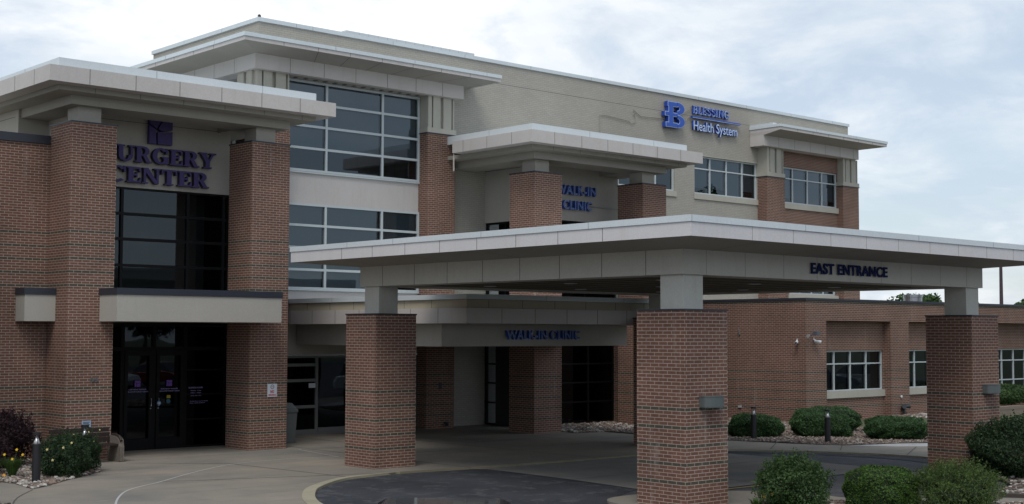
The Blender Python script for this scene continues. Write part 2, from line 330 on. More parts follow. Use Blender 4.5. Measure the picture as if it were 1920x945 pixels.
# ------------------------------------------------------------------ wall with openings
# face 'y': plane y=pl, outward -y, u=x ; face 'x': plane x=pl, outward -x, u=y
def mp(face, pl):
    if face == 'y': return lambda u, d, z: (u, pl+d, z)
    return lambda u, d, z: (pl+d, u, z)
def wall_mb(face, pl, u0, u1, z0, z1, ops=(), t=0.25, mb=None, m=0):
    mb = mb or MB(); g = mp(face, pl)
    us = sorted({u0, u1, *[o[0] for o in ops], *[o[1] for o in ops]}); zs = sorted({z0, z1, *[o[2] for o in ops], *[o[3] for o in ops]})
    us = [u for u in us if u0 <= u <= u1]; zs = [z for z in zs if z0 <= z <= z1]
    ins = lambda u, z: any(o[0] < u < o[1] and o[2] < z < o[3] for o in ops)
    for i in range(len(us)-1):
        for k in range(len(zs)-1):
            if ins((us[i]+us[i+1])/2, (zs[k]+zs[k+1])/2): continue
            a = [(us[i], zs[k]), (us[i+1], zs[k]), (us[i+1], zs[k+1]), (us[i], zs[k+1])]
            mb.poly([g(u, 0, z) for u, z in a], m); mb.poly([g(u, t, z) for u, z in reversed(a)], m)
    for (a, b, c, d) in ops:
        a, b, c, d = max(a, u0), min(b, u1), max(c, z0), min(d, z1)
        for q in (((a, c), (a, d)), ((b, d), (b, c)), ((a, d), (b, d)), ((b, c), (a, c))):
            if q[0][1] == q[1][1] and (q[0][1] in (z0,)): continue
            mb.poly([g(q[0][0], 0, q[0][1]), g(q[1][0], 0, q[1][1]), g(q[1][0], t, q[1][1]), g(q[0][0], t, q[0][1])], m)
    c4 = [(u0, z0), (u1, z0), (u1, z1), (u0, z1)]
    for i in range(4):
        p, q = c4[i], c4[(i+1) % 4]; mb.poly([g(p[0], 0, p[1]), g(p[0], t, p[1]), g(q[0], t, q[1]), g(q[0], 0, q[1])], m)
    return mb
def bx(mb, face, pl, u0, u1, d0, d1, z0, z1, m=0):
    g = mp(face, pl); a = g(u0, d0, z0); b = g(u1, d1, z1); return mb.box(a[0], b[0], a[1], b[1], z0, z1, m)
def window(parent, face, pl, us, zs, inset=0.06, fw=0.055, fm=None, gm=None, shade=None, depth=1.4, name='window', mw=0.05, skipshade=()):
    """us / zs: all frame lines, outer ones included. shade = list of (col,row) covered, or a z down to which blinds hang"""
    fm = fm or FRAME; gm = gm or GLASS
    f = MB(); i = inset
    bx(f, face, pl, us[0], us[0]+fw, i, i+0.1, zs[0], zs[-1]); bx(f, face, pl, us[-1]-fw, us[-1], i, i+0.1, zs[0], zs[-1])
    bx(f, face, pl, us[0]+fw, us[-1]-fw, i, i+0.1, zs[-1]-fw, zs[-1]); bx(f, face, pl, us[0]+fw, us[-1]-fw, i-0.01, i+0.1, zs[0], zs[0]+fw)
    for u in us[1:-1]: bx(f, face, pl, u-mw/2, u+mw/2, i+0.004, i+0.1, zs[0]+fw, zs[-1]-fw)
    for z in zs[1:-1]: 
        uu = [us[0]+fw]+[v for u in us[1:-1] for v in (u-mw/2, u+mw/2)]+[us[-1]-fw]
        for k in range(0, len(uu), 2): bx(f, face, pl, uu[k], uu[k+1], i+0.008, i+0.1, z-mw/2, z+mw/2)
    fo = f.build(name, fm, parent)
    gmb = MB(); g = mp(face, pl); d = i+0.06
    for a in range(len(us)-1):
        for b in range(len(zs)-1):
            gmb.poly([g(us[a], d, zs[b]), g(us[a+1], d, zs[b]), g(us[a+1], d, zs[b+1]), g(us[a], d, zs[b+1])])
    gmb.build('pane', gm, fo)
    if shade is not None:
        s = MB()
        for a in range(len(us)-1):
            zz = shade[a] if isinstance(shade, (list, tuple)) else shade
            if zz is None: continue
            bx(s, face, pl, us[a]+0.05, us[a+1]-0.05, i+0.16, i+0.166, zz, zs[-1]-0.02)
        s.build('blind', SHADE, fo)
    r = MB(); e = i+0.11
    for q in ([(us[0], e), (us[0], depth)], [(us[-1], depth), (us[-1], e)]):
        r.poly([g(q[0][0], q[0][1], zs[0]), g(q[1][0], q[1][1], zs[0]), g(q[1][0], q[1][1], zs[-1]), g(q[0][0], q[0][1], zs[-1])])
    r.poly([g(us[0], depth, zs[0]), g(us[-1], depth, zs[0]), g(us[-1], depth, zs[-1]), g(us[0], depth, zs[-1])])
    for z in (zs[0], zs[-1]): r.poly([g(us[0], e, z), g(us[-1], e, z), g(us[-1], depth, z), g(us[0], depth, z)])
    r.build('room_interior', ROOM, fo)
    return fo
def lin(a, b, n): return [a+(b-a)*k/n for k in range(n+1)]
def joints(mb, face, pl, us, z0, z1, m, w=0.012):   # thin dark joints, 3 mm proud
    for u in us: bx(mb, face, pl, u-w/2, u+w/2, -0.003, 0.01, z0+0.002, z1-0.002, m)
def zjoint(mb, face, pl, u0, u1, z, m, w=0.015): bx(mb, face, pl, u0, u1, -0.003, 0.01, z-w/2, z+w/2, m)

# ================================================================== THE GROUND
def sheet(name, pts, z, m, t=None, label=None):
    mb = MB()
    if t is None: mb.poly([(x, y, z) for x, y in pts])
    else: mb.prism(pts, z-t, z)
    return tag(mb.build(name, m), kind='structure')
g = MB(); g.poly([(-400, -400, -0.16), (600, -400, -0.16), (600, 600, -0.16), (-400, 600, -0.16)]); tag(g.build('ground', GRASS), kind='structure')
# parking lot asphalt around and behind the camera
sheet('road', [(-60, -60), (90, -60), (90, 16.5), (32.5, 16.5), (30.5, 18.2), (31.2, 19.5), (31.1, 20.4), (30.6, 21.6), (29.9, 22.8), (28.9, 23.9), (-60, 23.9)], -0.05, ASPH2)
def arc_pts(P, n=8):   # Catmull-Rom through points
    out = []
    for i in range(len(P)-1):
        p0, p1, p2, p3 = P[max(i-1, 0)], P[i], P[i+1], P[min(i+2, len(P)-1)]
        for k in range(n):
            t = k/n
            out.append(tuple(0.5*((2*p1[j])+(-p0[j]+p2[j])*t+(2*p0[j]-5*p1[j]+4*p2[j]-p3[j])*t*t+(-p0[j]+3*p1[j]-3*p2[j]+p3[j])*t**3) for j in (0, 1)))
    out.append(tuple(P[-1])); return out
KERB_IN = arc_pts([(12.9, 15.5), (13.35, 18.3), (14.07, 20.82), (15.06, 22.5), (15.89, 23.38), (16.89, 24.08), (17.85, 24.32), (18.9, 24.37), (20.81, 24.12), (23.5, 23.94), (28.1, 23.9)])
# fresh asphalt patch in the mouth of the drive
fresh = [p for p in KERB_IN if p[0] < 20.75]+[(20.72, 23.9), (20.72, 22.6), (20.65, 21.0), (20.42, 18.9), (18.7, 18.05), (17.9, 17.3), (16.6, 16.5), (15.5, 14.9), (13.0, 14.2)]
sheet('asphalt_patch', fresh, -0.042, ASPH)
# concrete drive lane under the canopy
sheet('drive_lane', [(20.7, 23.95), (20.7, 22.6), (20.63, 21.0), (20.4, 18.85), (20.2, 17.85), (27.9, 17.85), (28.0, 19.5), (28.3, 21.0), (28.2, 23.95)], -0.034, CONCD)
# dark asphalt seam strip along right kerb
seam = arc_pts([(28.0, 23.6), (28.9, 22.6), (29.7, 21.2), (30.15, 19.9), (30.2, 18.9), (29.9, 17.9)])
kr = arc_pts([(28.2, 23.9), (29.05, 23.3), (29.74, 22.4), (30.42, 21.19), (30.86, 20.2), (31.03, 19.06), (30.96, 18.6)])
sheet('asphalt_strip', kr+list(reversed(seam)), -0.040, ASPH)
# walkway slab on the building side
walk = [(-40, 60), (-40, 24), (8.0, 15.0), (12.5, 14.6)]+[(x-0.02, y+0.02) for x, y in KERB_IN]+[(29.0, 23.6), (29.4, 23.2), (29.9, 22.45), (30.55, 21.25), (31.0, 20.25), (31.2, 19.1), (31.1, 18.5), (33.5, 17.3), (40.5, 15.2), (41.5, 17.5), (36.0, 20.6),
        (34.1, 21.5), (32.6, 22.1), (31.9, 23.2), (31.5, 24.6), (31.0, 27.0), (30.9, 60)]
sheet('walkway', walk, 0.0, CONC, t=0.14)
# new white concrete wedge
sheet('new_slab', [(32.44, 22.05), (34.09, 21.52), (36.0, 20.6), (41.5, 17.5), (40.8, 16.4), (35.6, 19.2), (33.2, 21.0)], 0.004, CONCN)
def ribbon(name, pts, w0, w1, z0, z1, m, kind='structure', w1e=None):
    mb = MB(); n = len(pts); L0 = []; L1 = []; wa = w1; wb = w1 if w1e is None else w1e
    for i in range(n):
        a = Vector(pts[max(i-1, 0)]); b = Vector(pts[min(i+1, n-1)]); d = (b-a).normalized(); nn = Vector((-d.y, d.x)); p = Vector(pts[i]); w1 = wa+(wb-wa)*(i/(n-1))**2
        L0.append(p+nn*w0); L1.append(p+nn*w1)
    for i in range(n-1):
        q = [L0[i], L0[i+1], L1[i+1], L1[i]]
        mb.poly([(p.x, p.y, z1) for p in q]);
        if z0 is not None:
            mb.poly([(L0[i].x, L0[i].y, z0), (L0[i+1].x, L0[i+1].y, z0), (L0[i+1].x, L0[i+1].y, z1), (L0[i].x, L0[i].y, z1)])
            mb.poly([(L1[i].x, L1[i].y, z0), (L1[i].x, L1[i].y, z1), (L1[i+1].x, L1[i+1].y, z1), (L1[i+1].x, L1[i+1].y, z0)])
    return tag(mb.build(name, m), kind=kind)
kw = [p for p in KERB_IN if p[0] < 18.6]
ribbon('kerb', kw, -0.02, 0.26, -0.06, 0.008, KERBY, w1e=0.05)
KERBD = weather('kerb_worn', (0.24, 0.21, 0.14), 0.85, 0.3, 0.3, (0.18, 0.17, 0.15), bstr=0.4)
ribbon('kerb', [p for p in KERB_IN if p[0] >= 18.3], -0.02, 0.012, -0.06, 0.006, KERBD)
ribbon('kerb', list(reversed(kr)), -0.05, 0.03, -0.06, 0.008, KERBY)
# painted / tooled joints in the walkway
JL = mat('joint_line_pale', (0.42, 0.42, 0.42), 0.8); JD = mat('joint_line_dark', (0.08, 0.075, 0.07), 0.9)
jl = arc_pts([(10.75, 21.6), (10.95, 22.5), (11.28, 23.26), (11.8, 24.19), (12.34, 24.97), (12.94, 25.52), (13.56, 25.97), (15.1, 27.3), (16.7, 28.35), (18.45, 28.65), (19.63, 28.28)])
ribbon('joint_line', jl, -0.02, 0.02, None, 0.004, JL); ribbon('joint_line', [(19.63, 28.28), (20.07, 30.76)], -0.018, 0.018, None, 0.0045, JL)
ribbon('joint_line', arc_pts([(9.6, 23.8), (9.95, 24.62), (10.38, 25.41), (11.0, 26.3)]), -0.014, 0.014, None, 0.004, JD)
for k, (a, b) in enumerate([((13.6, 26.0), (18.4, 24.3)), ((16.7, 28.3), (17.1, 24.2)), ((14.9, 30.2), (16.8, 28.4)), ((20.1, 30.7), (31, 30.2)), ((20.4, 27.4), (31.0, 27.4)), ((24.4, 24), (24.4, 35)), ((28.0, 24), (28.0, 33)), ((20.4, 24.1), (20.4, 34.5)),
                            ((22.4, 30.7), (22.4, 35)), ((9.0, 20.5), (13.8, 20.7)), ((31.0, 21.3), (32.4, 22.2)), ((29.8, 22.7), (31.8, 24.0)), ((31.2, 19.4), (33.6, 20.6))]):
    ribbon('joint_line', [a, b], -0.014, 0.014, None, 0.0035+0.0004*k, JD)
for k, (a, b) in enumerate([((20.7, 21.0), (28.2, 21.0)), ((23.2, 17.9), (23.2, 23.85)), ((25.8, 17.9), (25.8, 23.85))]):
    ribbon('joint_line', [a, b], -0.01, 0.01, None, -0.030+0.0005*k, JD)
# island with planting bed in the foreground right
isl = arc_pts([(17.6, 13.2), (18.0, 15.6), (18.15, 17.2), (18.6, 17.95), (19.6, 18.05), (20.0, 17.6), (21.2, 17.4), (22.2, 16.2), (22.2, 15.0), (23.4, 14.0), (24.6, 12.9), (25.2, 11.6)])
isl2 = isl+[(24.6, 9.0), (17.0, 9.0)]
sheet('island', isl2, -0.002, CONC, t=0.14)
ribbon('yellow_line', [(20.3, 17.72), (23.0, 17.62)], -0.03, 0.03, None, -0.028, YELLOW)
bedI = [(18.9, 14.6), (20.0, 15.55), (20.9, 15.4), (21.9, 14.5), (23.3, 13.3), (24.0, 12.4), (24.0, 9.4), (17.4, 9.4), (17.6, 12.5)]
sheet('planting_bed', bedI, 0.01, SOIL, t=0.02)
# right bed with large shrub
bedR = [(24.7, 13.95), (26.2, 13.85), (28.0, 15.2), (31.2, 17.6), (33.5, 16.9), (35.5, 14.5), (32, 9.5), (27.2, 9.8), (25.6, 11.7)]
ribbon('kerb', arc_pts([(24.35, 13.7), (26.0, 13.5), (27.4, 14.3), (29.0, 15.6), (30.9, 17.3)]), -0.12, 0.06, -0.13, 0.03, CONC)
sheet('planting_bed', bedR, 0.02, SOIL, t=0.14)
# left bed
bedL = [(6.0, 32.4), (6.0, 28.2), (8.5, 28.0), (11.06, 28.0), (11.17, 27.5), (11.04, 26.4), (11.32, 26.6), (12.33, 27.6), (13.5, 28.64), (13.75, 29.4), (13.7, 31.2), (13.7, 32.4)]
sheet('planting_bed', bedL, 0.012, SOIL, t=0.02)
bedL2 = [(7.0, 23.5), (9.0, 23.6), (9.75, 24.2), (9.6, 25.2), (8.5, 26.0), (6.5, 26.0)]
sheet('planting_bed', bedL2, 0.012, SOIL, t=0.02)
# gravel bed by the annex
bedG = [(31.25, 27.0), (31.43, 25.17), (31.91, 24.02), (31.99, 22.99), (32.44, 22.14), (34.09, 21.61), (35.18, 21.19), (37.5, 20.2), (39.5, 21.5), (40.0, 24.0), (39.0, 26.3), (38.2, 28.0), (39.5, 28.5), (39.5, 35.0), (31.2, 35.0)]
sheet('planting_bed', bedG, 0.008, SOIL, t=0.02)
sheet('lawn', [(38.2, 28.0), (39.0, 26.3), (40.0, 24.0), (39.5, 21.5), (41, 18.5), (60, 8), (90, 10), (90, 28.5), (39.7, 28.5)], 0.006, GRASS, t=0.02)
bedW = [(29.95, 30.95), (30.0, 30.4), (31.2, 30.0), (33.7, 30.9), (34.95, 31.6), (34.95, 33.0), (29.95, 33.0)]
sheet('planting_bed', bedW, 0.008, SOIL, t=0.02)

# stones: real little rocks scattered over the beds
def inpoly(x, y, P):
    c = np.zeros(len(x), bool); n = len(P); j = n-1
    for i in range(n):
        xi, yi = P[i]; xj, yj = P[j]
        hit = ((yi > y) != (yj > y)) & (x < (xj-xi)*(y-yi)/((yj-yi)+1e-12)+xi); c ^= hit; j = i
    return c
ICO_V = None
def ico():
    t = (1+5**.5)/2
    V = np.array([(-1, t, 0), (1, t, 0), (-1, -t, 0), (1, -t, 0), (0, -1, t), (0, 1, t), (0, -1, -t), (0, 1, -t), (t, 0, -1), (t, 0, 1), (-t, 0, -1), (-t, 0, 1)], float); V /= np.linalg.norm(V[0])
    Fc = np.array([(0, 11, 5), (0, 5, 1), (0, 1, 7), (0, 7, 10), (0, 10, 11), (1, 5, 9), (5, 11, 4), (11, 10, 2), (10, 7, 6), (7, 1, 8), (3, 9, 4), (3, 4, 2), (3, 2, 6), (3, 6, 8), (3, 8, 9), (4, 9, 5), (2, 4, 11), (6, 2, 10), (8, 6, 7), (9, 8, 1)])
    return V, Fc
def stones(name, poly, n, size, z, mt, label, cat, holes=()):
    xs = [p[0] for p in poly]; ys = [p[1] for p in poly]
    x = RNG.uniform(min(xs), max(xs), n*3); y = RNG.uniform(min(ys), max(ys), n*3); k = inpoly(x, y, poly); x, y = x[k][:n], y[k][:n]; n = len(x)
    V, Fc = ico(); s = RNG.uniform(size[0], size[1], n)
    sc = np.stack([s*RNG.uniform(.8, 1.5, n), s*RNG.uniform(.7, 1.1, n), s*RNG.uniform(.4, .75, n)], 1)
    a = RNG.uniform(0, 2*PI, n); jit = RNG.uniform(.78, 1.22, (n, 12, 1))
    P = V[None]*jit*sc[:, None, :]; ca, sa = np.cos(a)[:, None], np.sin(a)[:, None]
    X = P[..., 0]*ca-P[..., 1]*sa+x[:, None]; Y = P[..., 0]*sa+P[..., 1]*ca+y[:, None]; Z = P[..., 2]+z+(sc[:, 2]*RNG.uniform(0.1, .9, n))[:, None]
    VV = np.stack([X, Y, Z], 2).reshape(-1, 3); FF = (Fc[None]+(np.arange(n)*12)[:, None, None]).reshape(-1, 3)
    return tag(raw_mesh(name, VV, FF, mt, smooth=False), label, cat, kind='stuff')
def stone_mat(name, cols):
    m = mat(name, cols[0], 0.8); N, L, b = nodes(m); g = N.new('ShaderNodeNewGeometry')
    r = N.new('ShaderNodeValToRGB'); r.color_ramp.interpolation = 'CONSTANT'; e = r.color_ramp.elements
    while len(e) < len(cols): e.new(.5)
    for i, c in enumerate(cols): e[i].position = i/len(cols); e[i].color = (*c, 1)
    L.new(g.outputs['Random Per Island'], r.inputs[0])
    nz = noise(N, L, g.outputs['Position'], 30, 3, .6); L.new(mixc(N, L, r.outputs[0], rampn(N, L, nz, [(.3, (.75,)*3), (.7, (1.2,)*3)]), 1.0, 'MULTIPLY'), b.inputs['Base Color']); return m
RM = stone_mat('river_rock', [(0.20, 0.15, 0.12), (0.32, 0.29, 0.25), (0.13, 0.095, 0.075), (0.45, 0.43, 0.40), (0.20, 0.13, 0.10), (0.26, 0.2, 0.16), (0.09, 0.075, 0.065)])
RM2 = stone_mat('pea_gravel', [(0.20, 0.15, 0.12), (0.28, 0.23, 0.19), (0.14, 0.10, 0.085), (0.36, 0.31, 0.27), (0.20, 0.14, 0.11), (0.11, 0.085, 0.07)])
stones('river_rock', [(8.0, 31.5)]+bedL[2:], 5200, (0.022, 0.065), 0.012, RM, 'white and brown river rocks around the roses left of the bench', 'rocks')
stones('river_rock', bedL2, 700, (0.022, 0.055), 0.012, RM, 'pale rocks under the orange lilies at the bottom left corner', 'rocks')
stones('river_rock', bedW, 2600, (0.03, 0.07), 0.008, RM, 'pale river rocks below the dark clinic windows', 'rocks')
stones('gravel', bedG, 15000, (0.02, 0.042), 0.008, RM2, 'brown gravel around the clipped mounds before the brick annex', 'gravel')
stones('river_rock', bedI, 6000, (0.02, 0.05), 0.01, RM, 'small pale rocks under the foreground shrubs', 'rocks')
stones('river_rock', bedR, 3500, (0.02, 0.05), 0.02, RM, 'pale rocks around the big dark shrub right of the canopy pillar', 'rocks')
stones('river_rock', [(44.5, 28.45), (45.2, 27.5), (47.5, 26.9), (49.0, 27.8), (48.8, 28.45)], 900, (0.04, 0.10), 0.01, RM, 'heap of broken white stones at the annex wall', 'rocks')

# ================================================================== HOSPITAL BUILDING
B = thing('hospital_building', (30, 35.1, 0), 'three-storey brick and cream hospital building with flat overhanging eaves', 'building')
M = 35.1
def part(name, mb, m, parent=None, **k): return mb.build(name, m, parent or B, **k)
# --- cream main wall right of the glazed bay
WOPS = [(35.95, 40.14, 8.68, 10.2), (41.33, 45.345, 8.68, 10.2)]
mb = wall_mb('y', M, 28.4, 45.5, 0, 12.45, WOPS, 0.3)
zjoint(mb, 'y', M, 28.7, 44.8, 11.765, 1, 0.014)
part('wall', mb, [BRICKC, mat('joint_wall', (0.16, .15, .13), .9)])
mb = wall_mb('y', M, 45.5, 51.95, 10.8, 12.45, (), 0.3); part('wall', mb, BRICKC)
mb = wall_mb('y', M, 21.3, 28.4, 10.87, 12.45, (), 0.3); part('wall', mb, BRICKC)
mb = MB(); mb.box(21.3, 21.6, 35.4, 41.8, 10.87, 12.45); part('wall', mb, BRICKC)
mb = MB(); mb.box(21.6, 51.95, 41.5, 41.8, 8, 12.45); mb.box(51.65, 51.95, 35.4, 41.5, 0, 12.45); part('wall', mb, BRICKC)
mb = MB(); mb.box(21.6, 51.65, 35.4, 41.5, 12.0, 12.2); part('roof', mb, mat('roof_membrane', (0.35, 0.35, 0.35), 0.9))
mb = MB(); c = 0.05
mb.box(21.3-c, 51.95+c, M-c, M+0.35, 12.45, 12.572); mb.box(21.3-c, 21.65, M+0.35, 41.8+c, 12.45, 12.572); mb.box(21.65, 51.95+c, 41.5, 41.8+c, 12.45, 12.572); mb.box(51.6, 51.95+c, M+.35, 41.5, 12.45, 12.572)
joints(mb, 'y', M-c, [22.6, 23.2]+[26.3+3.05*k for k in range(9)], 12.45, 12.572, 1, 0.014)
joints(mb, 'x', 21.3-c, [37.2, 39.6], 12.45, 12.572, 1, 0.014)
part('parapet_coping', mb, [COPING, SEAL])
for us in ([35.95, 37.0, 38.05, 39.09, 40.14], [41.33, 42.36, 43.40, 44.42, 45.345]):
    window(B, 'y', M, us, [8.68, 9.70, 10.2], shade=[8.95, 8.95, 8.7, 9.0] if us[0] > 40 else None)
part('window_sill', MB().box(41.28, 45.345, M-0.05, M+.02, 8.46, 8.678), STONE); part('window_sill', MB().box(35.9, 40.2, M-0.05, M+.02, 8.46, 8.678), STONE); part('window_head', MB().box(41.25, 45.34, M-.03, M+.02, 10.202, 10.235), STONE)
# --- glazed bay
def pilaster(x0, y0, w=1.17, dpt=0.5, zb=9.63, zt=10.87, corner=False):
    s = MB(); x1 = x0+w; y1 = y0+dpt
    s.box(x0-0.02, x1+0.02, y0-0.02, y1, zb+0.03, zb+0.20)
    s.box(x0+0.02, x1-0.02, y0+0.10, y1, zb+0.20, zt)
    s.box(x0+0.02, x0+0.17, y0+0.0, y0+0.10, zb+0.20, zt); s.box(x0+0.23, x0+0.53, y0-0.0, y0+0.10, zb+0.20, zt); s.box(x0+0.66, x0+1.00, y0-0.0, y0+0.10, zb+0.20, zt)
    s.box(x1-0.08, x1-0.02, y0+0.04, y0+0.10, zb+0.20, zt)
    if corner:
        for a, b in ((0.2, 0.5), (0.66, 1.0)): s.box(x0-0.06, x0+0.02, y0+a, y0+b, zb+0.2, zt)
    s.box(x0-0.03, x1+0.03, y0-0.03, y1, zb, zb+0.03, 1)
    return s
def pier(parent, x0, y0, w, d, z0, z1, m, name='pier'):
    o = MB().box(x0, x0+w, y0, y0+d, z0, z1).build(name, m, parent); return o
pier(B, 27.4, 34.6, 1.17, 0.49, 0, 9.63, BRICK); part('pilaster', pilaster(27.4, 34.6, dpt=0.49), [STONE, DARKCOP])
pier(B, 20.96, 34.6, 1.17, 1.17, 0, 9.63, BRICK); part('pilaster', pilaster(20.96, 34.6, dpt=1.17, corner=True), [STONE, DARKCOP])
# spandrels between the windows of the bay
part('spandrel_panel', MB().box(22.13, 27.4, M-0.02, M+0.25, 7.06, 8.04), PANEL); part('spandrel_panel', MB().box(22.13, 27.4, M-0.02, M+0.25, 3.4, 4.42), PANEL)
part('window_sill', MB().box(22.13, 27.4, M-0.09, M-0.02, 7.99, 8.035), FRAME); part('window_sill', MB().box(22.13, 27.4, M-0.10, M-0.02, 4.385, 4.42), FRAME)
window(B, 'y', M-0.1, [22.13, 23.74, 25.90, 27.40], [8.04, 8.765, 9.451, 10.151, 10.85], inset=0.02, shade=[8.76, 8.78, 8.77], mw=0.075, fw=0.07)
window(B, 'y', M-0.1, [22.13, 23.74, 25.90, 27.40], [4.42, 5.026, 5.70, 6.385, 7.055], inset=0.02, shade=[4.43, 4.47, 4.7], mw=0.075, fw=0.07)
mb = MB(); mb.box(22.13, 27.4, 34.62, M, 10.86, 10.93); 
for k in range(14): mb.box(22.4+k*0.36, 22.5+k*0.36, 34.75, 34.9, 10.845, 10.86, 1)
part('lintel', mb, [SOFFIT, JOINT])
# side glazing of the bay
window(B, 'x', 21.5, [35.8, 37.3, 38.8, 40.3, 41.7], [8.04, 8.9, 9.8, 10.86], inset=0.02, shade=8.9, mw=0.075)
mb = MB(); mb.box(21.35, 21.7, 35.77, 41.8, 0, 8.035); part('wall', mb, STUCCO)
# frieze and eave
def frieze(x0, x1, y0, yb, z0, z1, left=True, yend=41.8, us=()):
    f = MB(); f.box(x0, x1, y0, yb, z0, z1)
    if left: f.box(x0, x0+0.5, yb, yend, z0, z1)
    joints(f, 'y', y0, us, z0, z1, 1)
    if left: joints(f, 'x', x0, [35.6, 36.8, 38.0, 39.2, 40.4], z0, z1, 1)
    return f
FJ = [22.0, 23.2, 24.4, 25.6, 26.7, 27.75]
part('frieze', frieze(20.78, 28.76, 34.4, 35.09, 10.87, 11.31, us=[21.98, 23.2, 24.38, 25.6, 26.75, 27.85]), [PANEL, JOINT])
def eave(x0, x1, y0, yb, fx0, fx1, fy, zf, zb, zj, zt, left=True, right=True, yend=41.8, jy=(), jx=(), mj=(), soff=()):
    """flat overhanging eave: sloped soffit from frieze (fx0..fx1, fy, zf) up to the fascia bottom zb, fascia to zj, metal zj..zt"""
    e = MB()
    # soffit front
    e.poly([(x0, y0, zb), (x1, y0, zb), (fx1, fy, zf), (fx0, fy, zf)], 1)
    if left: e.poly([(x0, yend, zb), (x0, y0, zb), (fx0, fy, zf), (fx0, yend, zf)], 1)
    else: e.poly([(x0, yend, zb), (x0, y0, zb), (fx0, fy, zf), (fx0, yend, zf)], 0)
    if right: e.poly([(x1, y0, zb), (x1, yend, zb), (fx1, yend, zf), (fx1, fy, zf)], 1)
    # fascia
    e.poly([(x0, y0, zb), (x1, y0, zb), (x1, y0, zj), (x0, y0, zj)], 0); e.poly([(x0, yend, zb), (x0, y0, zb), (x0, y0, zj), (x0, yend, zj)], 0)
    e.poly([(x1, y0, zb), (x1, yend, zb), (x1, yend, zj), (x1, y0, zj)], 0)
    e.poly([(x0, yend, zb), (x0, yend, zj), (x1, yend, zj), (x1, yend, zb)], 0)
    e.poly([(x0, y0, zj), (x1, y0, zj), (x1, yend, zj), (x0, yend, zj)], 0)
    joints(e, 'y', y0, jy, zb, zj, 2); joints(e, 'x', x0, jx, zb, zj, 2)
    for u in soff:
        v = fx0+(u-x0)*(fx1-fx0)/(x1-x0); a = Vector((u, y0, zb-0.004)); b = Vector((v, fy, zf-0.004))
        e.poly([(a.x-.008, a.y, a.z), (a.x+.008, a.y, a.z), (b.x+.008, b.y, b.z), (b.x-.008, b.y, b.z)], 2)
    return e
def metal(x0, x1, y0, yend, z0, z1, jy=(), jx=(), t=0.02):
    e = MB(); e.box(x0, x1, y0, yend, z0+0.003, z1); joints(e, 'y', y0, jy, z0, z1, 1, 0.014); joints(e, 'x', x0, jx, z0, z1, 1, 0.014); return e
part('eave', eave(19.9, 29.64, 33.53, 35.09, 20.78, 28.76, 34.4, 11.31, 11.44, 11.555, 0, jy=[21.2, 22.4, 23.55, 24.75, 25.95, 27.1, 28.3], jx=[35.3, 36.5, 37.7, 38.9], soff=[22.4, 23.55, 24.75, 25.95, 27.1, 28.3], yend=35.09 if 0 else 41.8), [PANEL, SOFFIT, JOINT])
mb = MB(); mb.box(19.87, 29.66, 33.5, M-0.004, 11.558, 11.672); mb.box(19.87, 21.296, M-0.004, 41.85, 11.558, 11.672); joints(mb, 'y', 33.5, [23.0, 26.0, 29.0], 11.558, 11.672, 1, .014); joints(mb, 'x', 19.87, [35.2, 38.2], 11.558, 11.672, 1, .014)
part('eave_coping', mb, [COPING, SEAL])
# --- right bay
y1 = 34.6
for x0 in (45.35, 50.79):
    pier(B, x0, y1, 1.2, 0.7, 0, 9.63, BRICK); part('pilaster', pilaster(x0, y1, w=1.2, dpt=0.7), [STONE, DARKCOP])
RY = 34.9
part('wall', wall_mb('y', RY, 46.55, 50.79, 0, 10.87, [(46.56, 50.78, 8.66, 10.2), (47.2, 50.6, 4.8, 6.9)], 0.2), BRICK)
window(B, 'y', RY, [46.56, 47.6, 48.66, 49.72, 50.78], [8.66, 9.72, 10.2], shade=[8.9, 8.7, 8.7, 8.95])
window(B, 'y', RY, [47.2, 48.05, 48.9, 49.75, 50.6], [4.8, 6.3, 6.9], shade=5.2)
part('window_sill', MB().box(46.56, 50.78, RY-0.07, RY+.02, 8.42, 8.655), STONE); part('window_sill', MB().box(47.1, 50.7, RY-0.07, RY+.02, 4.58, 4.795), STONE)
mb = MB(); mb.box(44.88, 51.72, 34.4, M-0.004, 10.87, 11.40); joints(mb, 'y', 34.4, [45.9, 47.0, 48.1, 49.2, 50.3, 51.3], 10.87, 11.40, 1, .01); part('frieze', mb, [PANEL, JOINT])
part('eave', eave(44.86, 52.62, 33.53, M, 44.88, 51.72, 34.4, 11.30, 11.44, 11.56, 0, left=False, yend=M-.004, jy=[46.0, 47.1, 48.2, 49.3, 50.4, 51.5]), [PANEL, SOFFIT, JOINT])
mb = MB(); mb.box(44.83, 52.65, 33.5, M-0.006, 11.563, 11.675); mb.box(44.85, 45.1, 33.9, M-.008, 11.675, 11.76); joints(mb, 'y', 33.5, [47.3, 50.2], 11.563, 11.675, 1, .014); part('eave_coping', mb, [COPING, SEAL])
# --- rooftop screen
mb = MB(); mb.box(26.75, 32.57, 38.35, 40.2, 12.2, 13.55); joints(mb, 'y', 38.35, lin(27.3, 32.2, 12), 12.2, 13.55, 1, 0.01); part('rooftop_screen', mb, [COPING, SEAL])
mb = MB(); mb.lathe([(0.03, 0), (0.05, 0.02), (0.05, 0.07), (0.02, 0.10)], (21.34, 35.14, 12.572), 12); part('roof_light', mb, DARKCOP)
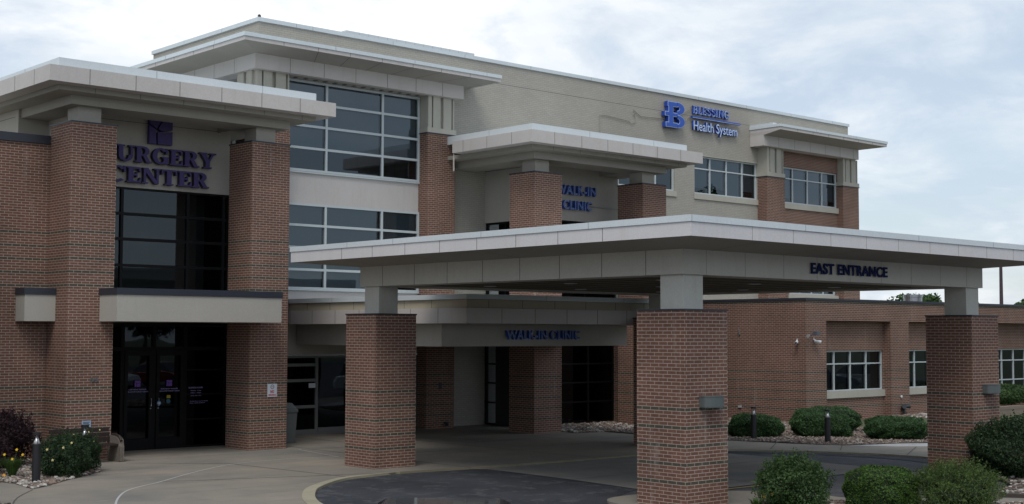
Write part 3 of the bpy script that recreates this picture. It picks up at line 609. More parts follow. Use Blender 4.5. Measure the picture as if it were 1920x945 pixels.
# --- porticos (surgery centre and upper walk-in): same design
def portico(ox, oy, yend, label, zbase=0, dz=0.0, yfend=None, deep=None):
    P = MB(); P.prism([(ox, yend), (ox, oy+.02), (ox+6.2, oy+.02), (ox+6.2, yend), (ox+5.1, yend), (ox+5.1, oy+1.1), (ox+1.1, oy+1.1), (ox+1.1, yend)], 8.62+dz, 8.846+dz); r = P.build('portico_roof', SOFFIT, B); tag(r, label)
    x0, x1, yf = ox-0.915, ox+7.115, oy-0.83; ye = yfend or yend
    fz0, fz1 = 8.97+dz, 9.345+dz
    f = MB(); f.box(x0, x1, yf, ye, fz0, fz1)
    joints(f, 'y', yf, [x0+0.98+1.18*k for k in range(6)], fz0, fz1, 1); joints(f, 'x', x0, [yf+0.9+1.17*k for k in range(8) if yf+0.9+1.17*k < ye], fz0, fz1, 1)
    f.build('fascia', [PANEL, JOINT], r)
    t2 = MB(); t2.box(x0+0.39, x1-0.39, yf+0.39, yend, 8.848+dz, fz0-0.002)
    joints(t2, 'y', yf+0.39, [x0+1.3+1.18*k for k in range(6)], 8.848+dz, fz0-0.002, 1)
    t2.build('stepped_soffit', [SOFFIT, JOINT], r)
    c = metal(x0+0.38, x1-0.39, yf+0.38, yend, fz1, 9.612+dz, [x0+2.9+3.05*k for k in range(2)], [yf+2.4+3.05*k for k in range(3) if yf+2.4+3.05*k < yend]); c.build('coping', [COPING, SEAL], r)
    return r
rs = portico(13.85, 31.33, 41.0, 'surgery entrance portico roof, nearest to the left edge')
rw = portico(28.77, 30.93, M-0.01, 'clinic portico roof above the entrance canopy', dz=-0.035, yfend=33.88)
for (x, y, zt) in ((13.85, 31.33, 8.18), (18.87, 31.33, 8.18), (28.77, 30.93, 8.15), (33.75, 30.93, 8.15)):
    pier(B, x, y, 1.175, 1.17, 0, zt, BRICK)
    MB().box(x-0.02, x+1.195, y-0.02, y+1.19, zt+0.001, zt+0.035).build('pier_cap', DARKCOP, B)
    MB().box(x+0.29, x+0.89, y+0.29, y+0.89, zt+0.035, 8.62 if x < 20 else 8.585).build('stub_column', STUCCO, B)
# surgery block
SY = 33.3
mb = wall_mb('y', SY, 14.6, 19.36, 3.36, 8.846, [(14.65, 19.355, 4.17, 6.92)], 0.2); zjoint(mb, 'y', SY, 14.62, 19.34, 8.665, 1, 0.012)
part('wall', mb, [STUCCO, JOINT])
part('side_wall', (lambda q: (zjoint(q, 'x', 14.6, SY+.21, 34.39, 8.665, 1, .012), q)[1])(MB().box(14.6, 14.8, SY+0.2, 34.4, 6.9, 8.846)), [STUCCO, JOINT]); part('side_wall', MB().box(19.16, 19.36, SY+0.2, 34.4, 6.9, 8.846), STUCCO)
for a in (14.61, 19.19): part('side_glazing', MB().box(a, a+.16, SY+0.2, 34.4, 3.36, 6.9), DOORBLK)
mb = wall_mb('y', 34.4, 13.78, 20.12, 0, 8.846, [(19.37, 20.05, 7.2, 8.62)], 0.2); zjoint(mb, 'y', 34.4, 13.8, 14.58, 8.665, 1, .012); part('wall', mb, [STUCCO, JOINT])
mb = MB(); mb.box(13.78, 13.95, 34.6, 41.0, 7.5, 8.846); zjoint(mb, 'x', 13.78, 34.6, 41, 8.665, 1, .012); part('wall', mb, [STUCCO, JOINT])
part('wall', MB().box(19.95, 20.12, 34.6, 41.0, 0, 8.846), STUCCO)
window(B, 'y', 34.4, [19.37, 20.05], [7.2, 8.62], fm=BRONZE, gm=GLASSD)
window(B, 'y', SY, [14.65, 16.18, 18.10, 19.20, 19.355], [4.17, 4.86, 5.553, 6.221, 6.92], inset=0.03, fm=BRONZE, gm=GLASSS, mw=0.075, fw=0.05)
# recessed surgery doors
DY = 33.3
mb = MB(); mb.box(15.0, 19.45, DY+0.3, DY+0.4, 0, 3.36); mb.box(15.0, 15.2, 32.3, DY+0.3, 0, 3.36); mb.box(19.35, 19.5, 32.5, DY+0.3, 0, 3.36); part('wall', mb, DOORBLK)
fo = window(B, 'y', DY, [15.2, 16.26, 17.16, 18.08, 19.33], [0.0, 2.66, 3.30], inset=0.0, fm=BRONZE, gm=GLASSD, depth=0.3, mw=0.10, fw=0.05, name='entrance_glazing')
mb = MB(); 
for z in (0.75, 1.42, 2.08): MB().box(18.13, 19.28, DY-0.02, DY+0.05, z-0.02, z+0.02).build('glazing_bar', BRONZE, fo)
for (a, b) in ((16.31, 17.10), (17.22, 18.02)):
    d = MB(); d.box(a, a+0.09, DY-0.03, DY+0.02, 0.02, 2.6); d.box(b-0.09, b, DY-0.03, DY+0.02, 0.02, 2.6); d.box(a+0.09, b-0.09, DY-0.03, DY+0.02, 2.48, 2.6); d.box(a+.09, b-.09, DY-0.03, DY+0.02, 0.02, 0.30)
    do = d.build('door', BRONZE, B); hx = b-0.05 if a < 17 else a+0.05
    MB().tube([(hx, DY-0.04, 1.15), (hx, DY-0.09, 1.15), (hx, DY-0.09, 1.35), (hx, DY-0.04, 1.35)], 0.012).lathe([(0.02, 0), (0.025, 0.01), (0.02, 0.03)], (hx, DY-0.05, 1.07), 10).build('door_handle', GALV, do)
# surgery canopy box
cz0, cz1, cz2 = 3.36, 4.00, 4.16
def small_canopy(x0, x1, y0, y1, lbl=None):
    o = MB().box(x0, x1, y0, y1, cz0, cz1).build('door_canopy', STUCCO, B)
    MB().box(x0-0.025, x1+0.025, y0-0.025, y1, cz1+0.002, cz2).build('canopy_coping', DARKCOP, o)
    return o
small_canopy(14.66, 19.24, 30.38, 31.32); MB().box(15.03, 18.865, 31.325, 33.29, cz0+0.004, cz2-.004).build('canopy_soffit', STUCCO, B)
small_canopy(13.08, 13.845, 32.0, 32.54)
# brick wing at the far left
mb = MB(); mb.box(-6, 13.9, 32.55, 32.85, 0, 7.74); mb.box(-6, -5.7, 32.85, 45, 0, 7.74); part('wall', mb, BRICK)
mb = MB(); mb.box(-6, 10.9, 31.0, 32.54, 0, 7.74); part('wall', mb, BRICK)  # added block out of view, put in to shade the wing wall
mb = MB(); mb.box(-6.05, 10.95, 30.95, 32.49, 7.742, 7.95); part('parapet_coping', mb, DARKCOP)  # top edge of the added shading block
mb = MB(); mb.box(-6.05, 13.95, 32.5, 32.9, 7.742, 7.95); mb.box(-6.05, -5.65, 32.9, 45, 7.742, 7.95); part('parapet_coping', mb, DARKCOP)
mb = MB(); mb.box(-5.7, 14.3, 32.85, 45, 7.3, 7.4); part('roof', mb, SOFFIT)
# walk-in block (upper)
WY = 33.1
part('wall', wall_mb('y', WY, 30.32, 34.82, 3.9, 8.81, [(30.42, 34.72, 4.3, 6.95)], 0.2), STUCCO)
window(B, 'y', WY, [30.42, 31.6, 33.2, 34.72], [4.3, 5.2, 6.1, 6.95], fm=BRONZE, gm=GLASSD, inset=.03)
mb = MB(); mb.box(30.32, 30.5, WY+0.2, M-.004, 6.86, 8.81); zjoint(mb, 'x', 30.32, WY+.2, M-.01, 8.63, 1, .014); part('side_wall', mb, [STUCCO, JOINT])
part('side_wall', MB().box(34.64, 34.82, WY+0.2, M-.004, 3.9, 8.81), STUCCO)
window(B, 'x', 30.34, [WY+.2, 34.1, M-.01], [3.9, 5.3, 6.1, 6.85], fm=BRONZE, gm=GLASSD, inset=.02, depth=.6)
# walk-in ground floor glazing
WG = 33.1
window(B, 'y', WG, [30.3, 31.0, 32.02, 33.37, 34.62], [0.02, 0.76, 1.42, 2.06, 3.3], fm=BRONZE, gm=GLASSD, inset=.03, mw=.05)
window(B, 'x', 30.3, [WG+.12, 34.0, M-.01], [0.02, 0.76, 1.42, 2.06, 3.3], fm=BRONZE, gm=GLASSD, inset=.03, mw=.05, depth=.7)
mb = MB(); mb.box(30.3, 34.7, WG, M-.01, 3.31, 3.89); part('wall', mb, STUCCO)
mb = MB(); mb.box(34.63, 34.9, 32.1, M-.01, 0, 3.9); part('wall', mb, BRICK)
# ground floor entrance under the canopy
mb = MB(); mb.box(22.13, 27.4, M-0.02, M+0.2, 2.42, 3.398); part('wall', mb, STUCCO)
fo = window(B, 'y', M-0.05, [22.13, 23.50, 25.45, 27.39], [0.0, 2.40], inset=0.0, fm=FRAMEG, gm=GLASSD, mw=.10, fw=.07, name='entrance_glazing', depth=2.2)
for z in (0.115, 0.85, 1.65, 2.12): MB().box(22.2, 23.45, M-0.07, M-0.01, z-.045, z+.045).build('glazing_bar', FRAMEG, fo)
MB().box(23.55, 25.4, M-.07, M-.01, 0.07, 0.2).build('glazing_bar', FRAMEG, fo)
# lower walk-in canopy
LC = MB(); LC.box(22.7, 29.85, 28.02, 28.3, 2.742, 3.348); LC.box(22.7, 22.98, 28.3, 34.98, 2.742, 3.348); LC.box(29.55, 29.85, 28.3, 33.0, 2.742, 3.348)
lc = LC.build('entrance_beam', STUCCO, B); tag(lc, 'low cream beam that carries the dark blue clinic letters')
f = MB(); f.box(22.2, 30.4, 26.4, 34.99, 3.352, 3.745); joints(f, 'y', 26.4, [23.4+1.18*k for k in range(6)], 3.352, 3.745, 1); joints(f, 'x', 22.2, [27.55+1.17*k for k in range(7)], 3.352, 3.745, 1)
f.build('fascia', [PANEL, JOINT], lc)
f = MB(); f.box(22.26, 30.34, 26.46, 34.99, 3.748, 3.965); joints(f, 'x', 22.26, [27.9+1.17*k for k in range(6)], 3.748, 3.965, 1); joints(f, 'y', 26.46, [23.0+1.18*k for k in range(6)], 3.748, 3.965, 1); f.build('upper_fascia', [weather('panel_sand', (0.45, 0.40, 0.30), .6, .08, .1), JOINT], lc)
metal(22.2, 30.4, 26.4, 34.99, 3.968, 4.10, [25.0, 28.0], [29.4, 32.4]).build('coping', [COPING, SEAL], lc)
MB().box(22.98, 29.55, 28.3, 34.9, 3.30, 3.345).build('ceiling', SOFFIT, lc)

# ================================================================== ANNEX
A = thing('brick_annex', (39.6, 28.58, 0), 'low single-storey red brick annex with recessed windows and dark roof edge', 'building')
AX, AY = 39.6, 28.58
rec = [(40.81, 44.95), (46.18, 50.32), (52.0, 58.0), (59.4, 63.4), (64.8, 69)]
mb = wall_mb('y', AY, AX, 75, 0, 4.29, [(a, b, 0, 3.585) for a, b in rec], 0.35); part('wall', mb, BRICK, A)
mb = MB(); mb.box(AX, AX+0.3, AY+0.35, 35.08, 0, 4.29); part('wall', mb, BRICK, A)
for i, (a, b) in enumerate(rec):
    zb = 1.03 if i != 2 else 0.45
    part('wall', wall_mb('y', AY+0.35, a, b, 0, 3.585, [(a+0.02, b-0.02, zb, 2.5)], 0.2), BRICK, A)
    n = 4 if i != 2 else 6
    us = lin(a+0.02, b-0.02, n); zs = [zb, 2.02, 2.5] if i != 2 else [zb, 1.2, 2.02, 2.5]
    window(A, 'y', AY+0.35, us, zs, inset=0.05, shade=([1.06, 1.1, 1.06, 1.06] if i < 2 else None), mw=0.045, fw=.045, gm=GLASSA)
    if i != 2: part('window_sill', MB().box(a+0.002, b+0.05 if 0 else b-0.002, AY+0.27, AY+0.349, 0.78, 1.028), STONE, A)
mb = MB(); mb.box(AX-0.04, 75.04, AY-0.04, AY+0.36, 4.292, 4.378); mb.box(AX-0.04, AX+0.34, AY+0.36, 35.05, 4.292, 4.378); part('parapet_coping', mb, DARKCOP, A)
mb = MB(); mb.box(AX+0.3, 75, AY+0.35, 50, 3.9, 4.0); mb.box(74.7, 75, AY+.35, 50, 0, 4.29); part('roof', mb, SOFFIT, A)
mb = MB(); mb.box(52.2, 75, 34.8, 35.1, 0, 4.0); part('wall', mb, BRICKP, A)
# soldier course line at window head: shallow projecting course
st = MB(); st.lathe([(0.40, 0), (0.40, 0.74), (0.43, 0.75), (0.43, 0.86), (0.40, 0.87)], (53.7, 33.0, 4.0), 24); tag(st.build('roof_vent', GALV, None, smooth=False), 'short round galvanised vent stack on the annex roof', 'vent')

# ================================================================== PORTE-COCHERE
C = thing('entrance_canopy', (24, 21.15, 0), 'large flat drive-through entrance canopy on four brick pillars', 'canopy')
W = 1.17
STUBC = weather('stub_concrete', (0.56, 0.55, 0.50), .85, .1, .25, (0.40, 0.31, 0.2))
for (x, y) in ((18.48, 25.2), (18.48, 15.93), (28.36, 15.93), (28.36, 25.2)):
    z0 = -0.06 if y < 20 else 0
    p = MB().box(x, x+W, y, y+W, z0, 3.515).build('pillar', BRICK, C)
    MB().box(x-0.015, x+W+0.015, y-0.015, y+W+0.015, 3.517, 3.548).build('pillar_cap', DARKCOP, p)
    MB().box(x+0.31, x+0.86, y+0.31, y+0.86, 3.548, 4.24, 0).build('stub_column', STUBC, p)
bx0, bx1, by0, by1, bw_ = 18.70, 29.30, 16.17, 26.13, 0.62
f = MB(); f.box(bx0, bx1, by0, by0+bw_, 4.182, 4.64); f.box(bx0, bx1, by1-bw_, by1, 4.182, 4.64); f.box(bx0, bx0+bw_, by0+bw_, by1-bw_, 4.182, 4.64); f.box(bx1-bw_, bx1, by0+bw_, by1-bw_, 4.182, 4.64)
joints(f, 'x', bx0, [17.07, 18.21, 19.38, 20.55, 21.72, 22.9, 24.06, 25.25], 4.182, 4.64, 1)
joints(f, 'y', by0, [19.36, 20.5, 21.7, 22.8, 23.95, 25.1, 26.26, 27.45, 28.58], 4.182, 4.64, 2, 0.008)
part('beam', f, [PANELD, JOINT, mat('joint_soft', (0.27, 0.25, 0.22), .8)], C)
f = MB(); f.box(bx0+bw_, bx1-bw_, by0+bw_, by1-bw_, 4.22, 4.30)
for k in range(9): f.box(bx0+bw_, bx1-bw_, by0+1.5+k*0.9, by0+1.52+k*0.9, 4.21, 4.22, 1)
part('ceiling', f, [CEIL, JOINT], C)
for (x, y) in ((20.9, 18.6), (23.9, 18.6), (26.9, 18.6), (20.9, 21.3), (23.9, 21.3), (26.9, 21.3), (20.9, 24), (23.9, 24), (26.9, 24)):
    MB().lathe([(0.14, 0), (0.16, -0.015), (0.10, -0.02)], (x, y, 4.208), 16).build('recessed_light', WHITE, C)
ex0, ex1, ey0, ey1 = 17.54, 30.46, 14.98, 27.32
e = MB()
for q in ([(ex0, ey0), (ex1, ey0), (bx1, by0), (bx0, by0)], [(ex1, ey0), (ex1, ey1), (bx1, by1), (bx1, by0)], [(ex1, ey1), (ex0, ey1), (bx0, by1), (bx1, by1)], [(ex0, ey1), (ex0, ey0), (bx0, by0), (bx0, by1)]):
    e.poly([(q[0][0], q[0][1], 4.757), (q[1][0], q[1][1], 4.757), (q[2][0], q[2][1], 4.64), (q[3][0], q[3][1], 4.64)])
for u in [20.55, 22.9, 25.25]:
    e.poly([(ex0, u-.006, 4.752), (ex0, u+.006, 4.752), (bx0, u+.006, 4.636), (bx0, u-.006, 4.636)], 1)
for u in [19.5, 21.6, 22.75, 25.05, 27.34]:
    e.poly([(u-.006, ey0, 4.752), (u-.006, by0, 4.636), (u+.006, by0, 4.636), (u+.006, ey0, 4.752)], 1)
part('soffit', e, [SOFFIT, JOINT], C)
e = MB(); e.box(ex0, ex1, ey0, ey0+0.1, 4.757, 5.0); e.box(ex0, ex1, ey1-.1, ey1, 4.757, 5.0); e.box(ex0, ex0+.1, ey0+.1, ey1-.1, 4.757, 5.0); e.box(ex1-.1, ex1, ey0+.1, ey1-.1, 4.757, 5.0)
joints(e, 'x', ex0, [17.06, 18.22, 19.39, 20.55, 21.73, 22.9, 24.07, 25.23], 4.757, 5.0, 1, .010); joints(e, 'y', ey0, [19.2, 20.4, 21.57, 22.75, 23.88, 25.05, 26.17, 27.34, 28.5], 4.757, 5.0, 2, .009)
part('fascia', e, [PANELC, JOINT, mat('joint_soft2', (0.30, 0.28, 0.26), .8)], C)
e = MB(); c = .02
e.box(ex0-c, ex1+c, ey0-c, ey0+.3, 5.003, 5.118); e.box(ex0-c, ex1+c, ey1-.3, ey1+c, 5.003, 5.118); e.box(ex0-c, ex0+.3, ey0+.3, ey1-.3, 5.003, 5.118); e.box(ex1-.3, ex1+c, ey0+.3, ey1-.3, 5.003, 5.118)
joints(e, 'y', ey0-c, [17.54+.0, 18.75+2.0, 24.6, 27.6], 5.003, 5.118, 1, .012); joints(e, 'x', ex0-c, [17.4, 20.4, 23.3, 25.0], 5.003, 5.118, 1, .012)
part('coping', e, [COPING, SEAL], C)
part('roof', MB().box(ex0+.3, ex1-.3, ey0+.3, ey1-.3, 4.95, 5.05), SOFFIT, C)

# ================================================================== LETTERS
def text_mesh(txt, size, extr, off=0.0, spacing=1.0, bold=True):
    cu = bpy.data.curves.new('letters', 'FONT'); cu.body = txt; cu.size = size; cu.extrude = extr; cu.offset = off; cu.space_character = spacing; cu.resolution_u = 4
    ob = bpy.data.objects.new('tmp', cu); COL.objects.link(ob); dg = bpy.context.evaluated_depsgraph_get()
    me = bpy.data.meshes.new_from_object(ob.evaluated_get(dg)); bpy.data.objects.remove(ob); return me
def letters(name, parent, txt, x0, x1, z0, z1, y, m, depth, off=0.0, dy=0.0, spacing=1.0, off_ref=None):
    """text fitted to the box x0..x1, z0..z1 in a plane facing -y; y = front plane, depth goes back"""
    ref = text_mesh(txt, 1.0, 0.0, 0.0, spacing)
    vs = np.array([v.co[:] for v in ref.vertices]); a0, b0 = vs.min(0), vs.max(0)
    me = text_mesh(txt, 1.0, 0.5, off, spacing)
    sx = (x1-x0)/(b0[0]-a0[0]); sz = (z1-z0)/(b0[1]-a0[1])
    for v in me.vertices:
        X, Y, Z = v.co; v.co = (x0+(X-a0[0])*sx, y+dy+(0.5-Z)*depth, z0+(Y-a0[1])*sz)
    me.materials.clear(); me.materials.append(m)
    for p in me.polygons: p.material_index = 0
    o = bpy.data.objects.new(name, me); COL.objects.link(o)
    if parent: o.parent = parent; o.matrix_parent_inverse = winv(parent)
    return o
NAVY = mat('letter_navy', (0.007, 0.014, 0.075), 0.8, spec=.15); BLUE = mat('letter_blue', (0.022, 0.09, 0.46), 0.4); TRIM = mat('letter_trim', (0.42, 0.52, 0.72), 0.4); RET = mat('letter_return', (0.02, 0.07, 0.38), .4)
PURP = mat('letter_purple', (0.075, 0.060, 0.17), 0.7, spec=.25); PURPS = mat('letter_return_dark', (0.02, 0.015, 0.04), .5)
s = thing('entrance_sign', (23.9, 16.13, 4.31), 'navy letters EAST ENTRANCE on the canopy beam', 'sign')
letters('letters', s, 'EAST ENTRANCE', 22.56, 25.26, 4.315, 4.52, 16.12, NAVY, 0.02, off=0.028, spacing=1.1)
def trim_sign(s, txt, x0, x1, z0, z1, y, depth, o=0.022):
    letters('letters', s, txt, x0, x1, z0, z1, y, RET, depth*.7, off=0.012, spacing=1.1)
    letters('letter_trim', s, txt, x0, x1, z0, z1, y-0.004, TRIM, 0.003, off=0.013, spacing=1.1)
    letters('letter_face', s, txt, x0, x1, z0, z1, y-0.008, BLUE, 0.003, off=-0.014, spacing=1.1)
s = thing('clinic_sign', (26.3, 27.92, 2.92), 'unlit blue letters WALK-IN CLINIC on the low beam in shadow', 'sign')
trim_sign(s, 'WALK-IN CLINIC', 24.90, 27.71, 2.93, 3.18, 27.86, 0.15)
s = thing('clinic_sign', (32.6, 33.0, 7.33), 'blue letters WALK-IN CLINIC in two lines on the upper cream wall', 'sign')
trim_sign(s, 'WALK-IN', 31.65, 33.545, 7.84, 8.15, 32.93, 0.20); trim_sign(s, 'CLINIC', 31.98, 33.36, 7.33, 7.63, 32.93, 0.20)
MB().tube([(33.36, 33.05, 7.497), (34.75, 33.05, 7.487)], 0.012).build('conduit', SEAL, s)
TR2 = mat('letter_trim_bright', (0.50, 0.62, 0.85), .4)
s = thing('hospital_sign', (41.5, 34.95, 11.1), 'bright blue letter B emblem with Blessing Health System lettering high on the cream wall', 'sign')
# B emblem as outline prisms in the x-z plane
def plate(name, parent, polys, y0, y1, m, shrink=0):
    mb = MB()
    for k, (pts) in enumerate(polys):
        n = len(pts); b = len(mb.v); yy = y0-0.0006*k
        mb.v += [(x, yy, z) for x, z in pts]+[(x, y1, z) for x, z in pts]
        mb.f.append(tuple(b+i for i in range(n))); mb.m.append(0); mb.f.append(tuple(b+n+i for i in reversed(range(n)))); mb.m.append(0)
        for i in range(n):
            j = (i+1) % n; mb.f.append((b+i, b+n+i, b+n+j, b+j)); mb.m.append(0)
    return mb.build(name, m, parent)
def arcband(cx, cz, rx0, rz0, rx1, rz1, a0, a1, n=14):  # list of quads forming half ring
    q = []
    for k in range(n):
        t0 = a0+(a1-a0)*k/n; t1 = a0+(a1-a0)*(k+1)/n
        q.append([(cx+rx0*math.cos(t0), cz+rz0*math.sin(t0)), (cx+rx1*math.cos(t0), cz+rz1*math.sin(t0)), (cx+rx1*math.cos(t1), cz+rz1*math.sin(t1)), (cx+rx0*math.cos(t1), cz+rz0*math.sin(t1))])
    return q
def bshape(g):   # g = growth outward
    z0, z1 = 11.15, 12.13; P = []
    r = lambda a, b, c, d: P.append([(a-g, c-g), (b+g, c-g), (b+g, d+g), (a-g, d+g)])
    r(39.56, 39.80, z0+.01, z1-.01)          # stem
    r(39.40, 40.05, z0, z0+0.16); r(39.52, 40.05, z1-0.16, z1)    # slabs
    r(39.35, 39.56, 11.58, 11.72); r(39.80, 40.05, 11.58, 11.70)
    P.extend(arcband(40.05, 11.90, 0.15-g, 0.10-g, 0.42+g, 0.24+g, -PI/2, PI/2)); P.extend(arcband(40.05, 11.39, 0.15-g, 0.12-g, 0.42+g, 0.24+g, -PI/2, PI/2))
    return P
plate('emblem_body', s, bshape(0.02), 34.88, 35.06, RET); plate('emblem_trim', s, bshape(0.02), 34.874, 34.878, TRIM); plate('emblem_face', s, bshape(-0.005), 34.862, 34.868, BLUE)
# serif lettering built from strokes: thick stems, thin bars and slab serifs
def serif_text(txt, X0, X1, Z0, Z1, gap=0.12):
    H = 1.0; S = 0.27; T = 0.13; polys = []
    def R_(a, b, c, d): return [(a, c), (b, c), (b, d), (a, d)]
    G = {}
    def stem(x): return [R_(x, x+S, 0.0, 1.0), R_(x-0.09, x+S+0.09, 0, 0.09), R_(x-0.09, x+S+0.09, .91, 1.0)]
    G['E'] = (0.80, stem(.09)+[R_(.3, .74, 0, .12), R_(.3, .72, .88, 1), R_(.3, .58, .45, .56), [(.64, 0), (.80, .0), (.80, .34), (.74, .34)], [(.66, 1.0), (.66, .88), (.71, .68), (.78, .68), (.76, 1.0)], R_(.52, .60, .34, .67)])
    G['L'] = (0.74, stem(.09)+[R_(.3, .70, 0, .12), [(.58, 0), (.74, .0), (.74, .36), (.68, .36)]])
    G['R'] = (0.98, stem(.09)+[R_(.3, .5, .88, 1.0), R_(.3, .5, .42, .53)]+arcband(.48, .71, .10, .17, .36, .29, -PI/2, PI/2)+[[(.42, .46), (.62, .50), (.92, .02), (.66, .02)], R_(.64, 1.0, 0, .09)])
    G['U'] = (1.02, [R_(.09, .09+S, .38, 1.0), R_(0, .45, .91, 1.0), R_(.80, .80+T, .36, 1.0), R_(.68, 1.04, .91, 1.0)]+arcband(.51, .38, .15, .28, .42, .40, PI, 2*PI))
    G['C'] = (0.92, arcband(.50, .5, .22, .40, .50, .52, PI*.22, PI*1.72, 22)+[R_(.80, .90, .62, 1.0)])
    G['G'] = (1.00, arcband(.50, .5, .22, .40, .50, .52, PI*.22, PI*1.72, 22)+[R_(.80, .90, .64, 1.0), R_(.66, .66+S, .02, .42), R_(.56, 1.0, .38, .47)])
    G['N'] = (1.06, [R_(.09, .09+T, 0, 1.0), R_(0, .36, 0, .09), R_(.82, .82+T, 0, 1), R_(.68, 1.06, .91, 1.0), [(.02, 1.0), (.34, 1.0), (.95, 0), (.72, 0)]])
    G['T'] = (0.90, [R_(.31, .31+S, 0, 1.0), R_(.2, .7, 0, .09), R_(.02, .88, .88, 1.0), R_(0.0, .09, .66, 1.0), R_(.81, .90, .66, 1.0)])
    G['Y'] = (1.00, [R_(.36, .36+S, 0, .5), R_(.24, .76, 0, .09), [(.04, .95), (.36, .95), (.63, .46), (.36, .42)], [(.78, .95), (.92, .95), (.63, .42), (.50, .42)], R_(-.02, .46, .91, 1.0), R_(.62, 1.04, .91, 1.0)])
    G['S'] = (0.82, arcband(.41, .73, .14, .15, .36, .28, PI*.15, PI*1.35, 14)+arcband(.41, .27, .14, .15, .37, .28, -PI*.85, PI*.40, 14)+[[(.10, .62), (.26, .70), (.76, .36), (.60, .26)], R_(.66, .74, .70, 1.0), R_(.06, .14, 0, .30)])
    G['B'] = (0.90, stem(.09)+[R_(.3, .48, .88, 1.0), R_(.3, .48, .46, .56), R_(.3, .48, 0, .12)]+arcband(.46, .74, .10, .15, .35, .26, -PI/2, PI/2)+arcband(.46, .27, .12, .17, .42, .29, -PI/2, PI/2))
    G['I'] = (0.45, stem(.09))
    tot = sum(G[c][0] for c in txt)+gap*(len(txt)-1); k = (X1-X0)/tot; x = 0
    out = []
    for c in txt:
        w_, ps = G[c]
        out.append([[(X0+(x+a)*k, Z0+b*(Z1-Z0)) for a, b in p] for p in ps]); x += w_+gap
    return out
def grow(p, g):
    cx = sum(a for a, b in p)/len(p); cz = sum(b for a, b in p)/len(p)
    return [(a+(g if a > cx else -g), b+(g if b > cz else -g)) for a, b in p]
for k, gl in enumerate(serif_text('BLESSING', 41.1, 43.33, 11.84, 12.16)):
    plate('letter', s, [grow(p, 0.0) for p in gl], 34.95, 35.04, RET); plate('letter_trim', s, [grow(p, -.002) for p in gl], 34.943, 34.947, TR2); plate('letter_face', s, [grow(p, -.019) for p in gl], 34.934, 34.938, BLUE)
MB().box(41.02, 44.06, 34.93, 35.03, 11.66, 11.735).build('underline', RET, s); MB().box(41.04, 44.05, 34.925, 34.929, 11.665, 11.685).build('underline_trim', TRIM, s)
MB().box(41.04, 44.05, 34.920, 34.925, 11.69, 11.733).build('underline_face', BLUE, s)
letters('letters', s, 'Health System', 41.12, 43.85, 11.06, 11.56, 34.95, RET, 0.09, off=0.012); letters('letter_face', s, 'Health System', 41.12, 43.85, 11.06, 11.56, 34.945, TR2, 0.003, off=0.006)
# surgery sign
s = thing('surgery_sign', (17.2, 33.2, 7.04), 'dark purple serif letters SURGERY CENTER with square emblem above dark windows', 'sign')
for row, (txt, a, b, z0, z1) in enumerate((('SURGERY', 15.49, 18.80, 7.592, 8.018), ('CENTER', 15.70, 18.60, 7.042, 7.457))):
    for gl in serif_text(txt, a, b, z0, z1, 0.06):
        plate('letter', s, gl, 33.15, 33.26, PURPS); plate('letter_face', s, gl, 33.13, 33.149, PURP)
# emblem: four quadrant plates with curved gaps
def emb(z0, z1, x0, x1):
    wz = z1-z0; wx = x1-x0; P = []
    cu = [(t/12, 0.80-0.30*math.sin(min(1, t/12*1.5)*PI/2)+0.09*max(0, t/12-.6)/.4) for t in range(13)]
    vc = lambda z: .335-.02*math.sin(z*PI)+(max(0, z-.5)/.5)**1.5*.24   # vertical gap curve
    g = .035
    zc = lambda t: np.interp(t, [a for a, b in cu], [b for a, b in cu])
    low = [k/8 for k in range(9)]
    bl = [(0, 0)]+[(vc(q*.52)-g, q*.52) for q in low]+[(t, zc(t)-g) for t in (.24, .12, 0)]
    br = [(1, 0), (1, zc(1)-g)]+[(t, zc(t)-g) for t in (.85, .7, .55, .42)]+[(vc(q*.48)+g, q*.48) for q in reversed(low)]
    tl = [(0, 1), (0, zc(0)+g), (.12, zc(.12)+g), (.26, zc(.26)+g)]+[(vc(.62+.38*q)-g, .62+.38*q) for q in low]
    tr = [(1, 1)]+[(vc(.62+.38*q)+g, .62+.38*q) for q in reversed(low)]+[(t, zc(t)+g) for t in (.5, .65, .8, 1)]
    for p in (bl, br, tl, tr): P.append([(x0+a*wx, z0+b*wz) for a, b in p])
    return P
plate('emblem', s, emb(8.12, 8.77, 16.81, 17.48), 33.12, 33.25, PURP)
# door decals, hours, stickers
DEC = mat('decal_purple', (0.16, 0.07, 0.36), .5); DECT = mat('decal_text', (0.38, 0.33, 0.60), .5); STB = mat('sticker_blue', (0.15, 0.32, 0.62), .5); STY = mat('sticker_yellow', (0.35, 0.28, 0.02), .6)
s = thing('door_decal', (16.7, DY-0.01, 1.5), 'purple square emblem and centre name on the left surgery door', 'decal')
for k, (cx, lab) in enumerate(((16.70, 0), (17.62, 1))):
    if k: s = thing('door_decal', (17.62, DY-0.01, 1.5), 'purple square emblem and centre name on the right surgery door', 'decal')
    plate('emblem', s, emb(1.66, 1.82, cx-.08, cx+.08), DY-0.004+.02, DY+.03, DEC)
    letters('lettering', s, 'NORTHEAST MISSOURI', cx-0.25, cx+.25, 1.575, 1.605, DY+.02, DECT, .004); letters('lettering', s, 'AMBULATORY SURGERY CENTER', cx-.31, cx+.31, 1.515, 1.545, DY+.02, DECT, .004)
s = thing('hours_decal', (18.5, DY+.03, 1.3), 'pale business hours lettering on the side glass right of the doors', 'decal')
for t, a, b, z, h in (('BUSINESS HOURS', 18.2, 18.62, 1.58, .04), ('Monday - Friday', 18.26, 18.58, 1.50, .035), ('8:00am - 4:30pm', 18.26, 18.58, 1.44, .035), ('(573) 406-1301', 18.26, 18.58, 1.36, .035), ('A physician owned facility', 18.24, 18.8, 1.22, .025), ('Please ring for assistance', 18.24, 18.7, 1.17, .025)):
    letters('lettering', s, t, a, b, z, z+h, DY+.02, DECT, .004)
